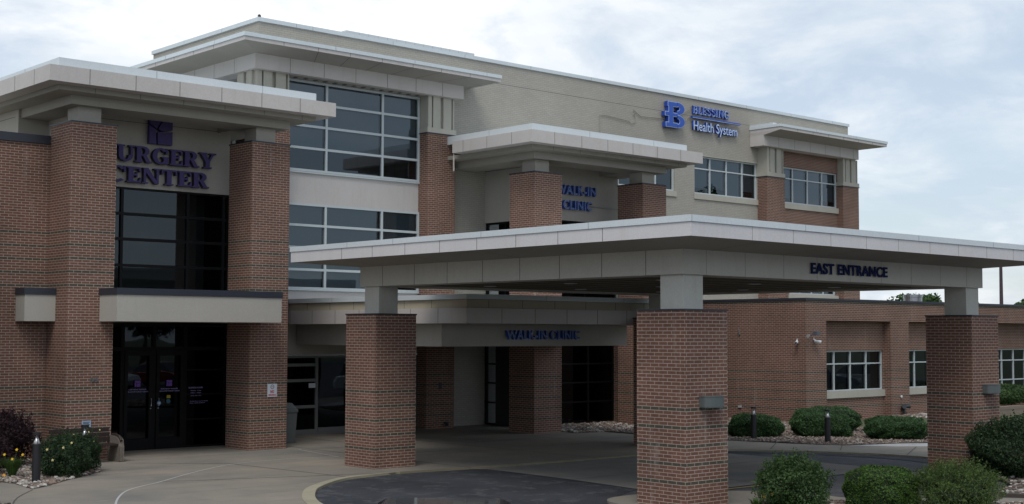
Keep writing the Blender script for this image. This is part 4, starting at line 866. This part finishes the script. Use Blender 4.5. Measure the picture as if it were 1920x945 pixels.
s = thing('door_sticker', (17.30, DY-.035, 1.22), 'small round blue sticker beside the door handle', 'sticker'); 
MB().tube([(17.30, DY-.036, 1.22), (17.30, DY-.0325, 1.22)], 0.055, 20).build('disc', STB, s); MB().tube([(17.30, DY-.040, 1.22), (17.30, DY-.0365, 1.22)], 0.03, 16).build('ring', WHITE, s)
tag(MB().tube([(17.60, DY+.02, 1.26), (17.60, DY+.026, 1.26)], .06, 18).build('door_sticker', mat('sticker_teal', (.03, .10, .16), .5)), 'dark blue round sticker low on the right surgery door', 'sticker')
tag(MB().box(17.55, 17.66, DY+.021, DY+.026, 1.34, 1.42).build('door_sticker', STY), 'yellow notice on the right surgery door', 'sticker')

# ================================================================== WALL FIXTURES
SG = mat('sign_white', (0.62, 0.64, 0.70), .5); RED = mat('sign_red', (0.45, 0.02, 0.03), .5)
s = thing('no_smoking_sign', (19.58, 31.31, 1.4), 'small white NO SMOKING sign on the right brick pier of the surgery entrance', 'sign')
MB().box(19.43, 19.72, 31.312, 31.324, 1.39, 1.735).build('panel', SG, s)
letters('lettering', s, 'NO', 19.52, 19.63, 1.49, 1.565, 31.308, RED, .004, off=.03); letters('lettering', s, 'SMOKING', 19.46, 19.69, 1.42, 1.46, 31.308, RED, .004, off=.02)
rg = MB()
for k in range(20):
    a, b = 2*PI*k/20, 2*PI*(k+1)/20; f_ = lambda t, r: (19.575+r*math.cos(t), 31.3085, 1.655+r*math.sin(t)); rg.poly([f_(a, .045), f_(b, .045), f_(b, .058), f_(a, .058)])
rg.build('ring', mat('sign_black', (.03, .03, .03), .5), s); MB().box(19.545, 19.61, 31.307, 31.311, 1.65, 1.662).build('cigarette', mat('sign_black2', (.03, .03, .03), .5), s)
s = thing('wall_plaque', (14.39, 31.31, .8), 'small pale blue plaque on the brick above the bench', 'plaque')
MB().box(14.27, 14.50, 31.312, 31.322, .81, .965).build('panel', mat('plaque_blue', (.32, .42, .55), .5), s)
for k, z in enumerate((.93, .90, .87, .84)): MB().box(14.30, 14.47-.03*(k % 2), 31.308, 31.3125, z-.006, z+.006).build('text_line', DARKCOP, s)
s = thing('house_number', (14.57, 31.31, 1.9), 'dark house number on the left brick pier', 'sign'); letters('lettering', s, '99', 14.45, 14.65, 1.88, 2.0, 31.30, mat('number_grey', (.12, .12, .13), .4), .012, off=.01)
tag(MB().box(18.855, 18.869, 31.70, 31.78, 1.05, 1.18).build('door_button', mat('button_grey', (.1, .1, .11), .5)), 'small dark door button on the inner side of the right pier', 'button')
LAMPG = weather('lamp_grey', (0.10, 0.115, 0.115), .5, .08, .05)
def wall_lamp(x, y, z, label):
    t = thing('wall_lamp', (x, y, z), label, 'wall lamp', 'half-drum wall lamps on the canopy pillars')
    mb = MB(); pts = [(-.27, 0), (-.265, -.10)]+[(.265*math.sin(a), -.10-.13*math.cos(a)) for a in [(-80+20*k)*PI/180 for k in range(9)]]+[(.265, -.10), (.27, 0)]
    mb.prism([(px, py) for px, py in pts], -.09, .09); mb.build('housing', LAMPG, t, world=False)
    MB().prism([(px*.93, py*.9-.003) for px, py in pts], -.105, -.09).build('lens', mat('lamp_lens', (.2, .2, .19), .3), t, world=False)
    MB().prism([(px*1.02, py*1.02-.001) for px, py in pts], .09, .105).build('lid', LAMPG, t, world=False)
wall_lamp(19.12, 15.928, 1.88, 'grey half-drum lamp on the nearest canopy pillar'); wall_lamp(29.05, 15.928, 1.86, 'grey half-drum lamp on the right canopy pillar')
# security cameras
def bullet_cam(x, y, z, d, label, body=WHITE, s=1.0):
    t = thing('security_camera', (x, y, z), label, 'security camera', 'security cameras on the annex corner')
    d = Vector(d).normalized()
    MB().tube([(0, 0, 0), tuple(Vector((0, 0, -.06*s))), tuple(d*.05*s+Vector((0, 0, -.09*s)))], .022*s).build('bracket', body, t, world=False)
    a = d*.02*s+Vector((0, 0, -.12*s)); b = d*.26*s+Vector((0, 0, -.16*s))
    MB().tube([a, b], .05*s, 12).build('housing', body, t, world=False); MB().tube([b, b+d*.01], .042*s, 12).build('lens', DARKCOP, t, world=False)
bullet_cam(39.56, 28.93, 2.95, (-1, -.5, 0), 'white bullet camera left of the annex corner'); bullet_cam(40.0, 28.54, 2.98, (.6, -.8, 0), 'white bullet camera right of the annex corner')
t = thing('flood_light', (39.66, 28.54, 3.06), 'twin dark flood light with square head at the annex corner', 'flood light')
MB().tube([(0, 0, 0), (0, -.1, 0), (.1, -.18, .03)], .02).tube([(0, -.1, 0), (-.16, -.14, .0)], .02).build('bracket', DARKCOP, t, world=False)
hd = MB(); hd.box(.08, .28, -.32, -.14, .0, .14); hd.build('head', mat('flood_grey', (.09, .10, .12), .4), t, world=False); MB().tube([(-.1, -.13, 0), (-.28, -.2, -.03)], [.03, .06], 12).build('sensor', mat('cam_grey', (.3, .3, .28), .5), t, world=False)
tag(MB().box(39.55, 39.595, 31.44, 31.58, .41, .49).build('outlet_box', mat('outlet', (.38, .4, .43), .5)), 'pale weatherproof outlet box low on the annex side wall', 'outlet')
tag(MB().tube([(39.57, 31.5, 3.08), (39.53, 31.5, 3.26)], .028, 10).build('sensor_light', mat('sens', (.18, .19, .2), .5)), 'small grey sensor high on the annex side wall', 'sensor')
# fire department connection
t = thing('fire_connection', (45.6, AY, .15), 'twin dark fire hose inlets low on the annex wall', 'hose inlet')
for dx_ in (-.13, .17): MB().tube([(0, -.02, .1), (dx_*.6, -.12, .22), (dx_*1.3, -.24, .24)], [.05, .07, .09], 12).build('inlet', mat('inlet_dark', (.05, .055, .06), .35, .5), t, world=False)
MB().tube([(0, 0, .1), (0, -.12, .1), (0, -.14, -.2)], .05, 12).build('pipe', mat('inlet_dark2', (.05, .055, .06), .35, .5), t, world=False)
tag(MB().lathe([(.05, 0), (.05, .03)], (0, 0, 0), 12).build('wall_bell', WHITE), 'small pale disc above the hose inlets', 'alarm'); bpy.data.objects['wall_bell'].location = (45.55, AY-.03, .75); bpy.data.objects['wall_bell'].rotation_euler = (PI/2, 0, 0)
# conduit on the cream wall
tag(MB().tube([(35.9, 35.06, 9.62), (35.92, 35.06, 11.22), (36.2, 35.06, 11.25), (37.45, 35.06, 11.16), (37.62, 35.06, 11.08), (37.85, 35.06, 11.2), (37.8, 35.06, 11.5), (37.72, 35.06, 11.42), (37.74, 35.06, 11.62), (37.95, 35.06, 11.5), (38.15, 35.06, 11.42), (39.5, 35.06, 11.47)], .014, 6).build('conduit', mat('conduit_cream', (.33, .31, .27), .6)), 'cream conduit looping over the wall to the blue emblem', 'conduit')
tag(MB().tube([(40.5, 35.05, 11.62), (40.75, 35.05, 11.5), (40.9, 35.05, 11.68), (41.1, 35.05, 11.72)], .012, 6).tube([(40.5, 35.05, 11.75), (41.0, 35.05, 12.02)], .012, 6).build('conduit', mat('conduit_cream2', (.33, .31, .27), .6)), 'short conduit loop between the emblem and the lettering', 'conduit')
# downspout leader from walk-in portico
tag(MB().box(27.90, 27.93, 33.86, 33.90, 8.35, 8.92).build('stain_strip', mat('loose_flashing', (.55, .5, .45), .6)), 'thin loose flashing strip hanging at the end of the clinic portico fascia', 'flashing')

# ================================================================== STREET FURNITURE
BOLD = mat('bollard_black', (.014, .014, .017), .4); 
def bollard(h=1.0):
    t = thing('bollard_light', (0, 0, 0), 'x', 'bollard light', 'black bollard lights beside the walks')
    r = .085
    MB().lathe([(r, 0), (r, h-.24), (r*.96, h-.235)], n=20).build('post', BOLD, t, world=False, smooth=False)
    MB().lathe([(r*.9, h-.235), (r*.55, h-.17), (r*.18, h-.07), (0.0, h-.065)], n=20).build('reflector', mat('reflector', (.65, .66, .68), .3, .5), t, world=False, smooth=True)
    for k in range(3):
        a = 2*PI*k/3+.3; MB().box(r*.85*math.cos(a)-.004, r*.85*math.cos(a)+.004, r*.85*math.sin(a)-.004, r*.85*math.sin(a)+.004, h-.235, h-.05).build('strut', BOLD, t, world=False)
    MB().lathe([(r*1.02, h-.055), (r*1.02, h-.005), (r*.8, h)], n=20).build('cap', BOLD, t, world=False)
    return t
b0 = bollard(1.04); b0['label'] = 'black bollard light standing in the river rocks before the roses'; b0.location = (11.53, 27.41, 0)
for (x, y, z, lb) in ((13.45, 29.35, -.03, 'black bollard light half hidden by the rose bush before the bench'), (32.42, 25.3, -.09, 'black bollard light before the left clipped mound'), (33.0, 23.1, -.09, 'black bollard light before the middle clipped mounds')):
    c = copy_tree(b0); c.location = (x, y, z); c['label'] = lb
# bench
AGG = stone_mat('exposed_aggregate', [(.3, .27, .22), (.2, .17, .14), (.36, .33, .28)]); N_, L_, b_ = nodes(AGG)
AGG = weather('aggregate', (.17, .145, .12), .9, .1, .05, fine=.35, bstr=.8); WOOD = weather('bench_slat', (.035, .022, .020), .55, .15, .1)
t = thing('bench', (14.1, 30.85, 0), 'dark slatted bench with pebble concrete ends against the brick pier', 'bench')
for x in (13.25, 14.86):
    e = MB(); pts = [(30.55, 0), (31.12, 0), (31.12, .30), (31.15, .55), (31.02, .60), (30.75, .60), (30.60, .52), (30.55, .36)]
    n = len(pts); b = len(e.v); e.v += [(x, y, z) for y, z in pts]+[(x+.13, y, z) for y, z in pts]
    e.f.append(tuple(range(n))); e.m.append(0); e.f.append(tuple(reversed(range(n, 2*n)))); e.m.append(0)
    for i in range(n): j = (i+1) % n; e.f.append((i, j, n+j, n+i)); e.m.append(0)
    eo = e.build('end_support', AGG, t, bevel=.02)
    MB().tube([(x+.065, 30.56, .50), (x+.065, 30.66, .60), (x+.065, 30.85, .635), (x+.065, 31.05, .62)], .035, 8).build('armrest', WOOD, eo)
s1 = MB(); [s1.box(13.38, 14.86, 30.58+.105*k, 30.67+.105*k, .40, .435) for k in range(4)]; s1.build('seat', WOOD, t)
s2 = MB(); [s2.box(13.38, 14.86, 31.03+.03*k, 31.06+.03*k, .48+.11*k, .58+.11*k) for k in range(3)]; s2.build('backrest', WOOD, t)
# trash can
TC = weather('can_grey', (.12, .13, .13), .6, .1, .1)
t = thing('trash_can', (20.95, 32.9, 0), 'grey square trash can with domed lid behind the surgery pier', 'trash can')
MB().frustum((-.24, .24, -.24, .24, 0), (-.28, .28, -.28, .28, .85)).build('bin', TC, t, world=False, bevel=.02)
l = MB(); l.box(-.3, .3, -.3, .3, .85, .95); l.frustum((-.28, .28, -.28, .28, .951), (-.16, .16, -.2, .2, 1.12)); l.build('lid', TC, t, world=False, bevel=.02)
tag(MB().box(27.93, 28.04, 34.57, 34.598, 1.27, 1.47).build('keypad', DARKCOP), 'small dark keypad box on the shaded brick pier beside the clinic wall', 'keypad')
tag(MB().tube([(28.2, 34.6, .16), (28.2, 34.48, .16), (28.2, 34.44, .08)], .035, 10).box(28.12, 28.28, 34.5, 34.52, .08, .22).build('hose_tap', DARKCOP), 'small dark hose tap low on the shaded brick pier', 'tap')
# small posted notice on sliding door
tag(MB().box(23.18, 23.42, M-.085, M-.08, 1.42, 1.56).build('door_notice', SG), 'small white notice on the glass beside the sliding door', 'notice')
# light pole far away
t = thing('light_pole', (111.9, 60, 0), 'tall dark light pole behind the annex roof', 'lamp post'); MB().lathe([(.16, 0), (.16, 6), (.13, 9.85)], n=12).build('pole', mat('pole_brown', (.05, .03, .035), .5), t, world=False); MB().box(-.5, .5, -.3, .3, 9.85, 10.05).build('lamp_head', BOLD, t, world=False)
# retaining wall at right
t = MB(); [t.box(48.0, 62, 26.15+.01*(k % 2), 26.4, .0+.12*k, .118+.12*k) for k in range(3)]; tag(t.build('retaining_wall', weather('block_tan', (.23, .19, .15), .9, .15, .1)), 'low tan block retaining wall under the far right shrub', 'wall')

# ================================================================== PLANTS
def leaves(n, gen, size, aspect=0.55):
    """n leaf quads at points from gen(n)->(P, Nrm)"""
    Pn, Nn = gen(n); s = RNG.uniform(size[0], size[1], n)
    d = Nn*0.6+RNG.normal(0, 0.7, (n, 3)); d /= np.linalg.norm(d, axis=1, keepdims=True)+1e-9
    q = RNG.normal(0, 1, (n, 3)); u = np.cross(d, q); u /= np.linalg.norm(u, axis=1, keepdims=True)+1e-9; v = np.cross(d, u)
    u *= s[:, None]; v *= (s*aspect)[:, None]
    V = np.stack([Pn-u, Pn-v, Pn+u, Pn+v], 1).reshape(-1, 3); return V, np.arange(4*n).reshape(-1, 4)
def lumpy(P, amp, freq, seed):
    r = np.random.default_rng(seed); k = r.normal(0, freq, (6, 3)); ph = r.uniform(0, 6.28, 6)
    return 1+amp*np.sum([np.sin(P@k[i]+ph[i]) for i in range(6)], 0)/3
def shell_gen(rx, ry, rz, c, lo=0.75, amp=0.12, freq=3, seed=1, power=2.0, zmin=0.0, top=1.0):
    def gen(n):
        d = RNG.normal(0, 1, (n*2, 3)); d /= np.linalg.norm(d, axis=1, keepdims=True)
        if power != 2.0: d = d/(np.sum(np.abs(d)**power, 1)**(1/power))[:, None]
        r = RNG.uniform(lo**3, 1, len(d))**(1/3)*lumpy(d, amp, freq, seed)*1.0
        P = d*r[:, None]*np.array([rx, ry, rz])+np.array(c); k = P[:, 2] > zmin; P, d = P[k], d[k]
        while len(P) < n: P = np.concatenate([P, P]); d = np.concatenate([d, d])
        return P[:n], d[:n]
    return gen
def core(rx, ry, rz, c, mt, name, parent, power=2.0, seed=1, amp=.1, freq=3):
    V, Fc = ico()
    for _ in range(3):
        e = {}; V = list(map(tuple, V)); NF = []
        def mid(a, b):
            kk = (min(a, b), max(a, b))
            if kk not in e: p = (np.array(V[a])+np.array(V[b])); p = p/np.linalg.norm(p); V.append(tuple(p)); e[kk] = len(V)-1
            return e[kk]
        for a, b, c_ in Fc: ab, bc, ca = mid(a, b), mid(b, c_), mid(c_, a); NF += [(a, ab, ca), (b, bc, ab), (c_, ca, bc), (ab, bc, ca)]
        V = np.array(V); Fc = np.array(NF)
    d = V/np.linalg.norm(V, axis=1, keepdims=True)
    if power != 2.0: d = d/(np.sum(np.abs(d)**power, 1)**(1/power))[:, None]
    P = d*lumpy(d, amp, freq, seed)[:, None]*np.array([rx, ry, rz])+np.array(c); P[:, 2] = np.maximum(P[:, 2], 0.0)
    return raw_mesh(name, P, Fc, mt, smooth=True, parent=parent, world=False)
INNER = mat('inner_dark_core', (.012, .018, .010), 1.0)  # near-black solid core: shade inside the foliage put into its colour
def shrub(name, loc, r, n, size, lm, label, cat='shrub', lo=.72, amp=.14, freq=3, power=2.0, zc=None, group=None, aspect=.55, corek=.8, sprigs=0, stems=True, seed=None, rz=0):
    seed = seed or random.randint(1, 999); rx, ry, rzz = r; zc = rzz*.9 if zc is None else zc
    t = thing(name, loc, label, cat, group, rz)
    V, Fq = leaves(n, shell_gen(rx, ry, rzz, (0, 0, zc), lo, amp, freq, seed, power), size, aspect)
    if sprigs:
        Vs = []; 
        for k in range(sprigs):
            a = RNG.uniform(0, 2*PI); el = RNG.uniform(.15, 1.3); d = np.array([math.cos(a)*math.cos(el), math.sin(a)*math.cos(el), math.sin(el)])
            base = d*np.array([rx, ry, rzz])*.88+np.array([0, 0, zc]); L_ = RNG.uniform(.08, .28)*(.6+.6*d[2]); up = d*.5+np.array([RNG.normal(0, .2), RNG.normal(0, .2), .8]); up /= np.linalg.norm(up)
            m_ = 14; tt = RNG.uniform(0, 1, m_)[:, None]; Pp = base+up*L_*tt+RNG.normal(0, .015, (m_, 3)); nn = RNG.normal(0, 1, (m_, 3))
            v_, f_ = leaves(m_, lambda q, Pp=Pp, nn=nn: (Pp, nn), size, aspect); Vs.append(v_)
        V = np.concatenate([V]+Vs); Fq = np.arange(len(V)).reshape(-1, 4)
    V[:, 2] = np.maximum(V[:, 2], .005)
    raw_mesh('foliage', V, Fq, lm, parent=t, world=False)
    if corek: core(rx*corek, ry*corek, rzz*corek, (0, 0, zc), INNER, 'dark_core', t, power, seed, amp, freq)
    if stems:
        s_ = MB()
        for k in range(7):
            a = 2*PI*k/7; s_.tube([(0.06*math.cos(a), .06*math.sin(a), 0), (rx*.3*math.cos(a), ry*.3*math.sin(a), zc*.6), (rx*.6*math.cos(a+.3), ry*.6*math.sin(a+.3), zc*1.1)], [.02, .014, .006], 5)
        s_.build('stem', BARK, t, world=False)
    return t
# clipped yew mounds in the gravel
YG = 'clipped yew mounds in the gravel bed'
shrub('yew_mound', (33.27, 25.9, 0), (.78, .64, .34), 26000, (.020, .048), LEAFY, 'clipped dark green mound left of the first right-hand bollard', lo=.84, amp=.09, freq=5, power=3.4, zc=.31, group=YG, aspect=.3, corek=.93, seed=11, rz=-.8)
shrub('yew_mound', (34.95, 24.65, 0), (.90, .70, .36), 30000, (.020, .048), LEAFY, 'clipped dark green mound right behind the middle bollard', lo=.84, amp=.09, freq=5, power=3.4, zc=.33, group=YG, aspect=.3, corek=.93, seed=12, rz=-.8)
shrub('yew_mound', (36.78, 25.75, 0), (1.0, .7, .38), 24000, (.020, .048), LEAFY, 'clipped green mound behind the middle mound', lo=.84, amp=.09, freq=5, power=3.2, zc=.38, group=YG, aspect=.3, corek=.93, seed=13, rz=-.8)
shrub('yew_mound', (35.7, 22.55, 0), (.88, .66, .33), 28000, (.020, .048), LEAFY, 'clipped dark green mound nearest the right canopy pillar', lo=.84, amp=.09, freq=5, power=3.4, zc=.31, group=YG, aspect=.3, corek=.93, seed=14, rz=-.8)
# foreground shrubs
shrub('leafy_shrub', (20.2, 14.9, -.08), (.74, .62, .46), 12000, (.016, .03), LEAF, 'loose airy green shrub right of the nearest canopy pillar', lo=.45, amp=.30, freq=4, zc=.42, sprigs=320, corek=.58, seed=21)
shrub('boxwood', (21.55, 13.95, -.05), (.62, .56, .42), 30000, (.011, .026), LEAFB, 'rounded bright green clipped boxwood in the foreground', lo=.86, amp=.06, freq=5, power=3.4, zc=.33, corek=.95, aspect=.5, seed=22)
shrub('juniper', (22.5, 13.0, -.1), (.92, .72, .46), 20000, (.012, .034), LEAFJ, 'sprawling spiky green juniper right of the boxwood', lo=.5, amp=.36, freq=5, zc=.36, sprigs=420, aspect=.28, corek=.6, seed=23)
shrub('rose_shrub', (28.6, 14.9, -.1), (1.42, 1.25, .74), 30000, (.02, .038), LEAFD, 'big dark shrub at the right edge beside the canopy pillar', lo=.6, amp=.22, freq=3.5, zc=.60, sprigs=260, corek=.72, seed=24)
shrub('leafy_shrub', (50.7, 27.2, .34), (1.2, 1.0, .44), 9000, (.03, .055), LEAF, 'green shrub on the low tan wall at the far right', lo=.6, amp=.16, zc=.38, corek=.75, seed=25)
shrub('leafy_shrub', (55, 26.9, .34), (1.2, 1.0, .6), 7000, (.03, .055), LEAF, 'green shrub further along the low tan wall', lo=.6, amp=.16, zc=.55, corek=.75, seed=26)
# left bed
shrub('rose_bush', (12.45, 28.25, 0), (.55, .5, .42), 9000, (.016, .03), LEAFD, 'dark green rose bush right behind the left bollard', lo=.45, amp=.3, freq=4, zc=.34, sprigs=100, corek=.6, seed=31)
shrub('rose_bush', (13.05, 28.95, 0), (.62, .55, .44), 14000, (.016, .03), LEAFD, 'dark green rose bush before the bench', lo=.45, amp=.3, freq=4, zc=.38, sprigs=130, corek=.65, seed=32)
shrub('red_maple', (12.0, 30.9, 0), (1.0, .9, .62), 16000, (.02, .05), LEAFR, 'dark maroon weeping maple before the left brick wall', 'tree', lo=.5, amp=.2, zc=.66, sprigs=120, corek=.6, aspect=.35, seed=33)
shrub('red_maple', (10.9, 29.6, 0), (.9, .8, .5), 8000, (.02, .05), LEAFR, 'low dark maroon bush at the left edge', 'tree', lo=.5, amp=.2, zc=.45, sprigs=40, corek=.6, aspect=.35, seed=34)
def flower_mb(mb, c, r, d, m=0, petals=6):
    d = Vector(d).normalized(); a = d.cross(Vector((0, 0, 1))).normalized() if abs(d.z) < .95 else Vector((1, 0, 0)); b = d.cross(a); c = Vector(c)
    for k in range(petals):
        t = 2*PI*k/petals; e1 = a*math.cos(t)+b*math.sin(t); e2 = a*math.cos(t+.5)+b*math.sin(t+.5); e3 = a*math.cos(t-.5)+b*math.sin(t-.5)
        mb.poly([c, c+e3*r*.55+d*r*.35, c+e1*r+d*r*.25, c+e2*r*.55+d*r*.35], m)
def rose_flowers(parent, pts, r, m):
    mb = MB()
    for p in pts: flower_mb(mb, p, r, (-.7, -.7, .5), 0, 5); flower_mb(mb, Vector(p)+Vector((-.01, -.01, .01)), r*.5, (-.7, -.7, .5), 0, 5)
    mb.build('flower', m, parent, world=True)
def strap_plant(loc, n, h, label, fl, fm, seed, group=None):
    t = thing('daylily', loc, label, 'flower', group); mb = MB()
    rr = random.Random(seed)
    for k in range(n):
        a = rr.uniform(0, 2*PI); L_ = h*rr.uniform(.7, 1.1); sp = rr.uniform(.25, .6)*L_; w_ = rr.uniform(.006, .012)
        s_ = Vector((-math.sin(a), math.cos(a), 0))*w_; dv = Vector((math.cos(a), math.sin(a), 0)); prev = None
        for j in range(6):
            q = j/5; p = dv*(.04+sp*q)+Vector((0, 0, L_*(1.5*q-.85*q*q))); wv = s_*(1-q*.85)
            if prev: mb.poly([prev[0]-prev[1], prev[0]+prev[1], p+wv, p-wv])
            prev = (p, wv)
    mb.build('leaves', GRASSB, t, world=False); st_ = MB(); fb = MB()
    for (dx_, dy_, z_) in fl:
        st_.tube([(dx_*.2, dy_*.2, 0), (dx_*.7, dy_*.7, z_*.7), (dx_, dy_, z_)], .005, 5)
        flower_mb(fb, (dx_, dy_, z_), .036, (-.6+rr.uniform(-.3, .3), -.7, .4), 0, 6); flower_mb(fb, (dx_, dy_, z_+.005), .03, (-.6, -.7, .4), 0, 6)
    st_.build('stalk', GRASSB, t, world=False); fb.build('flower', fm, t, world=False)
    return t
DLG = 'daylilies'
strap_plant((11.55, 28.7, 0), 300, .60, 'daylily with bright yellow flowers left of the first bollard', [(-.25, -.2, .52), (.05, -.1, .60), (.12, -.25, .50), (-.1, -.25, .42), (-.38, .05, .50)], PETY, 5, DLG)
strap_plant((9.35, 24.75, 0), 300, .42, 'daylily with orange flowers at the bottom left corner', [(.15, -.1, .42), (.3, .1, .50), (-.05, .05, .50), (.42, -.12, .50)], PETO, 6, DLG)
strap_plant((19.35, 15.05, 0), 110, .30, 'low daylily with orange buds at the foot of the nearest pillar', [(.1, -.1, .24), (.28, -.12, .27)], PETO, 8, DLG)
rb = [o for o in bpy.data.objects if o.name.startswith('rose_bush')]
rose_flowers(rb[0], [(12.0, 27.98, .62), (12.25, 27.75, .66), (12.08, 27.88, .40), (12.5, 27.9, .74)], .034, PETW)
rose_flowers(rb[1], [(12.9, 28.7, .85), (13.2, 28.6, .90), (13.55, 28.8, .92), (13.3, 28.55, .7)], .022, PETW)
rs_ = [o for o in bpy.data.objects if o.name.startswith('rose_shrub')][0]
rose_flowers(rs_, [(27.6, 14.4, .55), (27.75, 14.1, .75), (28.3, 13.4, 1.1), (27.8, 13.9, .35)], .035, PETP)

# trees: tapered trunk, limbs, leafy crown
def tree(loc, H, cr, label, seed, lm=None, n=9000, ls=(.10, .2), group='trees beyond the site'):
    lm = lm or LEAF; r = random.Random(seed); t = thing('broadleaf_tree', loc, label, 'tree', group)
    mb = MB(); mb.tube([(0, 0, 0), (.05*H*.2, 0, H*.3), (0, .02*H, H*.55), (0, 0, H*.8)], [H*.028, H*.02, H*.014, H*.005], 8)
    cl = []
    for k in range(9):
        a = 2*PI*k/9+r.uniform(-.3, .3); z = H*r.uniform(.42, .85); rad = cr*r.uniform(.45, .8)*(1.1-.6*abs(z/H-.55)); p = (rad*math.cos(a), rad*math.sin(a), z)
        mb.tube([(0, 0, z-H*.15), (p[0]*.5, p[1]*.5, z-H*.05), p], [H*.012, H*.008, H*.003], 6); cl.append(p)
    cl += [(0, 0, H*.9), (0, 0, H*.7)]; mb.build('trunk', BARK, t, world=False)
    Vs = []
    for p in cl:
        k = n//len(cl); q = cr*r.uniform(.38, .55)
        v, _ = leaves(k, shell_gen(q, q, q*.75, p, .3, .25, 3, r.randint(1, 999), zmin=-50), ls, .6); Vs.append(v)
    V = np.concatenate(Vs); raw_mesh('crown', V, np.arange(len(V)).reshape(-1, 4), lm, parent=t, world=False); return t
tree((118, 73, 0), 6.5, 3.2, 'distant tree top above the annex roof left of the third pillar', 3, LEAF, 5000, (.16, .3)); tree((122, 73, 0), 6.9, 3.0, 'distant tree top just left of the right canopy column', 4, LEAF, 5000, (.16, .3))
tree((118, 66.5, 0), 6.3, 2.4, 'distant tree top left of the light pole', 5, LEAFD, 5000, (.16, .3)); tree((124, 64, 0), 6.3, 2.2, 'distant tree top right of the light pole', 6, LEAF, 5000, (.16, .3))
# trees and cars across the parking lot behind the camera (seen mirrored in the glass)
k = 0
for (x, y, h, c_) in ((30, -52, 6.5, 3.4), (40, -55, 7, 3.6), (52, -52, 6, 3.2), (62, -56, 7.5, 3.4), (75, -50, 6.5, 3.4), (88, -46, 7, 4), (60, -30, 5.5, 3), (95, -25, 8, 4), (61, 19.5, 11.5, 2.8), (56.5, 17, 10.5, 2.2), (20, -60, 10, 4.5), (-20, -45, 10, 5), (-35, -25, 11, 5), (-45, 0, 10, 5)):
    k += 1; tree((x, y, 0), h, c_, 'parking lot tree behind the viewer, mirrored in the windows', 20+k, LEAF if k % 2 else LEAFD, 4000, (.16, .32), group='trees across the parking lot')

# cars
def car(loc, rz, colr, label, suv=False, group='parked cars mirrored in the windows'):
    t = thing('parked_car', loc, label, 'car', group, rz); pm = mat('car_paint', colr, .25, .3); pm.node_tree.nodes['Principled BSDF'].inputs['Coat Weight'].default_value = .6
    L_, W_, H_ = (4.7, 1.85, 1.7) if suv else (4.7, 1.8, 1.45)
    def loft(secs, hw):
        # secs = list of (x, z) outline loops; build rounded body by insetting
        mb = MB(); n = len(secs)
        ws = [(-hw, .93), (-hw*.97, 1.0), (hw*.97, 1.0), (hw, .93)]
        cx = sum(a for a, b in secs)/n; cz = sum(b for a, b in secs)/n
        for yy, s in ws: mb.v += [(cx+(a-cx)*(s if abs(yy) == hw else 1), yy, cz+(b-cz)*(s if abs(yy) == hw else 1)) for a, b in secs]
        for k_ in range(3):
            for i in range(n): j = (i+1) % n; mb.f.append((k_*n+i, k_*n+j, (k_+1)*n+j, (k_+1)*n+i)); mb.m.append(0)
        mb.f.append(tuple(reversed(range(n)))); mb.m.append(0); mb.f.append(tuple(range(3*n, 4*n))); mb.m.append(0); return mb
    hb = .95 if suv else .85
    body = loft([(-2.3, .3), (2.25, .28), (2.35, .55), (2.2, .78), (1.1, hb), (-1.9 if suv else -1.6, hb+.02), (-2.2, hb-.05), (-2.35, .6)], W_/2)
    bo = body.build('body', pm, t, world=False, smooth=False, bevel=.05)
    cab = MB(); zt = H_; xs = [(-2.05, -1.85), (1.05, .35)] if suv else [(-1.65, -1.0), (1.15, .35)]
    cab.frustum((xs[0][0], xs[1][0], -W_/2+.06, W_/2-.06, hb-.02), (xs[0][1], xs[1][1], -W_/2+.24, W_/2-.24, zt-.06)); cab.build('windows', GLASSD if 0 else DARKCOP, t, world=False, bevel=.04)
    rf = MB(); rf.frustum((xs[0][1]-.03, xs[1][1]+.03, -W_/2+.22, W_/2-.22, zt-.07), (xs[0][1]+.12, xs[1][1]-.12, -W_/2+.34, W_/2-.34, zt)); rf.build('roof', pm, t, world=False, bevel=.03)
    for sx_ in (-1.4, 1.42):
        for sy_ in (-1, 1):
            w_ = MB(); yy = sy_*(W_/2-.2); w_.tube([(sx_, yy, .33), (sx_, yy+sy_*.22, .33)], .33, 20); wo = w_.build('wheel', mat('tyre', (.02, .02, .02), .8), t, world=False)
            MB().tube([(sx_, yy+sy_*.2, .33), (sx_, yy+sy_*.235, .33)], .2, 12).build('rim', GALV, wo, world=False)
    for sy_ in (-1, 1):
        MB().box(2.18, 2.30, sy_*.55-.15, sy_*.55+.15, .6, .74).build('headlight', WHITE, t, world=False); MB().box(-2.34, -2.26, sy_*.62-.12, sy_*.62+.12, .68, .86).build('tail_light', RED, t, world=False)
    return t
car((8.43, 10.37, .02), yaw, (.012, .012, .016), 'black car close to the viewer, only its roof edge in the picture', group='cars near the viewer')
CL = [((41.0, 15.0), (.62, .64, .66), True, 'white sport utility car parked across the drive'), ((47, 12.5), (.05, .07, .12), False, 'dark blue car parked beyond the drive'), ((52, 10.5), (.4, .42, .45), False, 'silver car parked at the far right of the lot'),
      ((33, -4), (.6, .6, .6), True, 'white car parked in the middle of the lot'), ((38, -6), (.25, .03, .03), False, 'red car parked in the middle of the lot'), ((43, -8), (.35, .36, .38), True, 'grey sport utility car parked in the lot'), ((28, -2), (.08, .08, .09), False, 'charcoal car parked in the lot'), ((62, 14), (.06, .09, .2), True, 'blue sport utility car by the annex'), ((68, 13), (.5, .5, .52), False, 'silver car by the annex')]
for (xy, c_, su, lb) in CL: car((xy[0], xy[1], -.05), R(60), c_, lb, su)
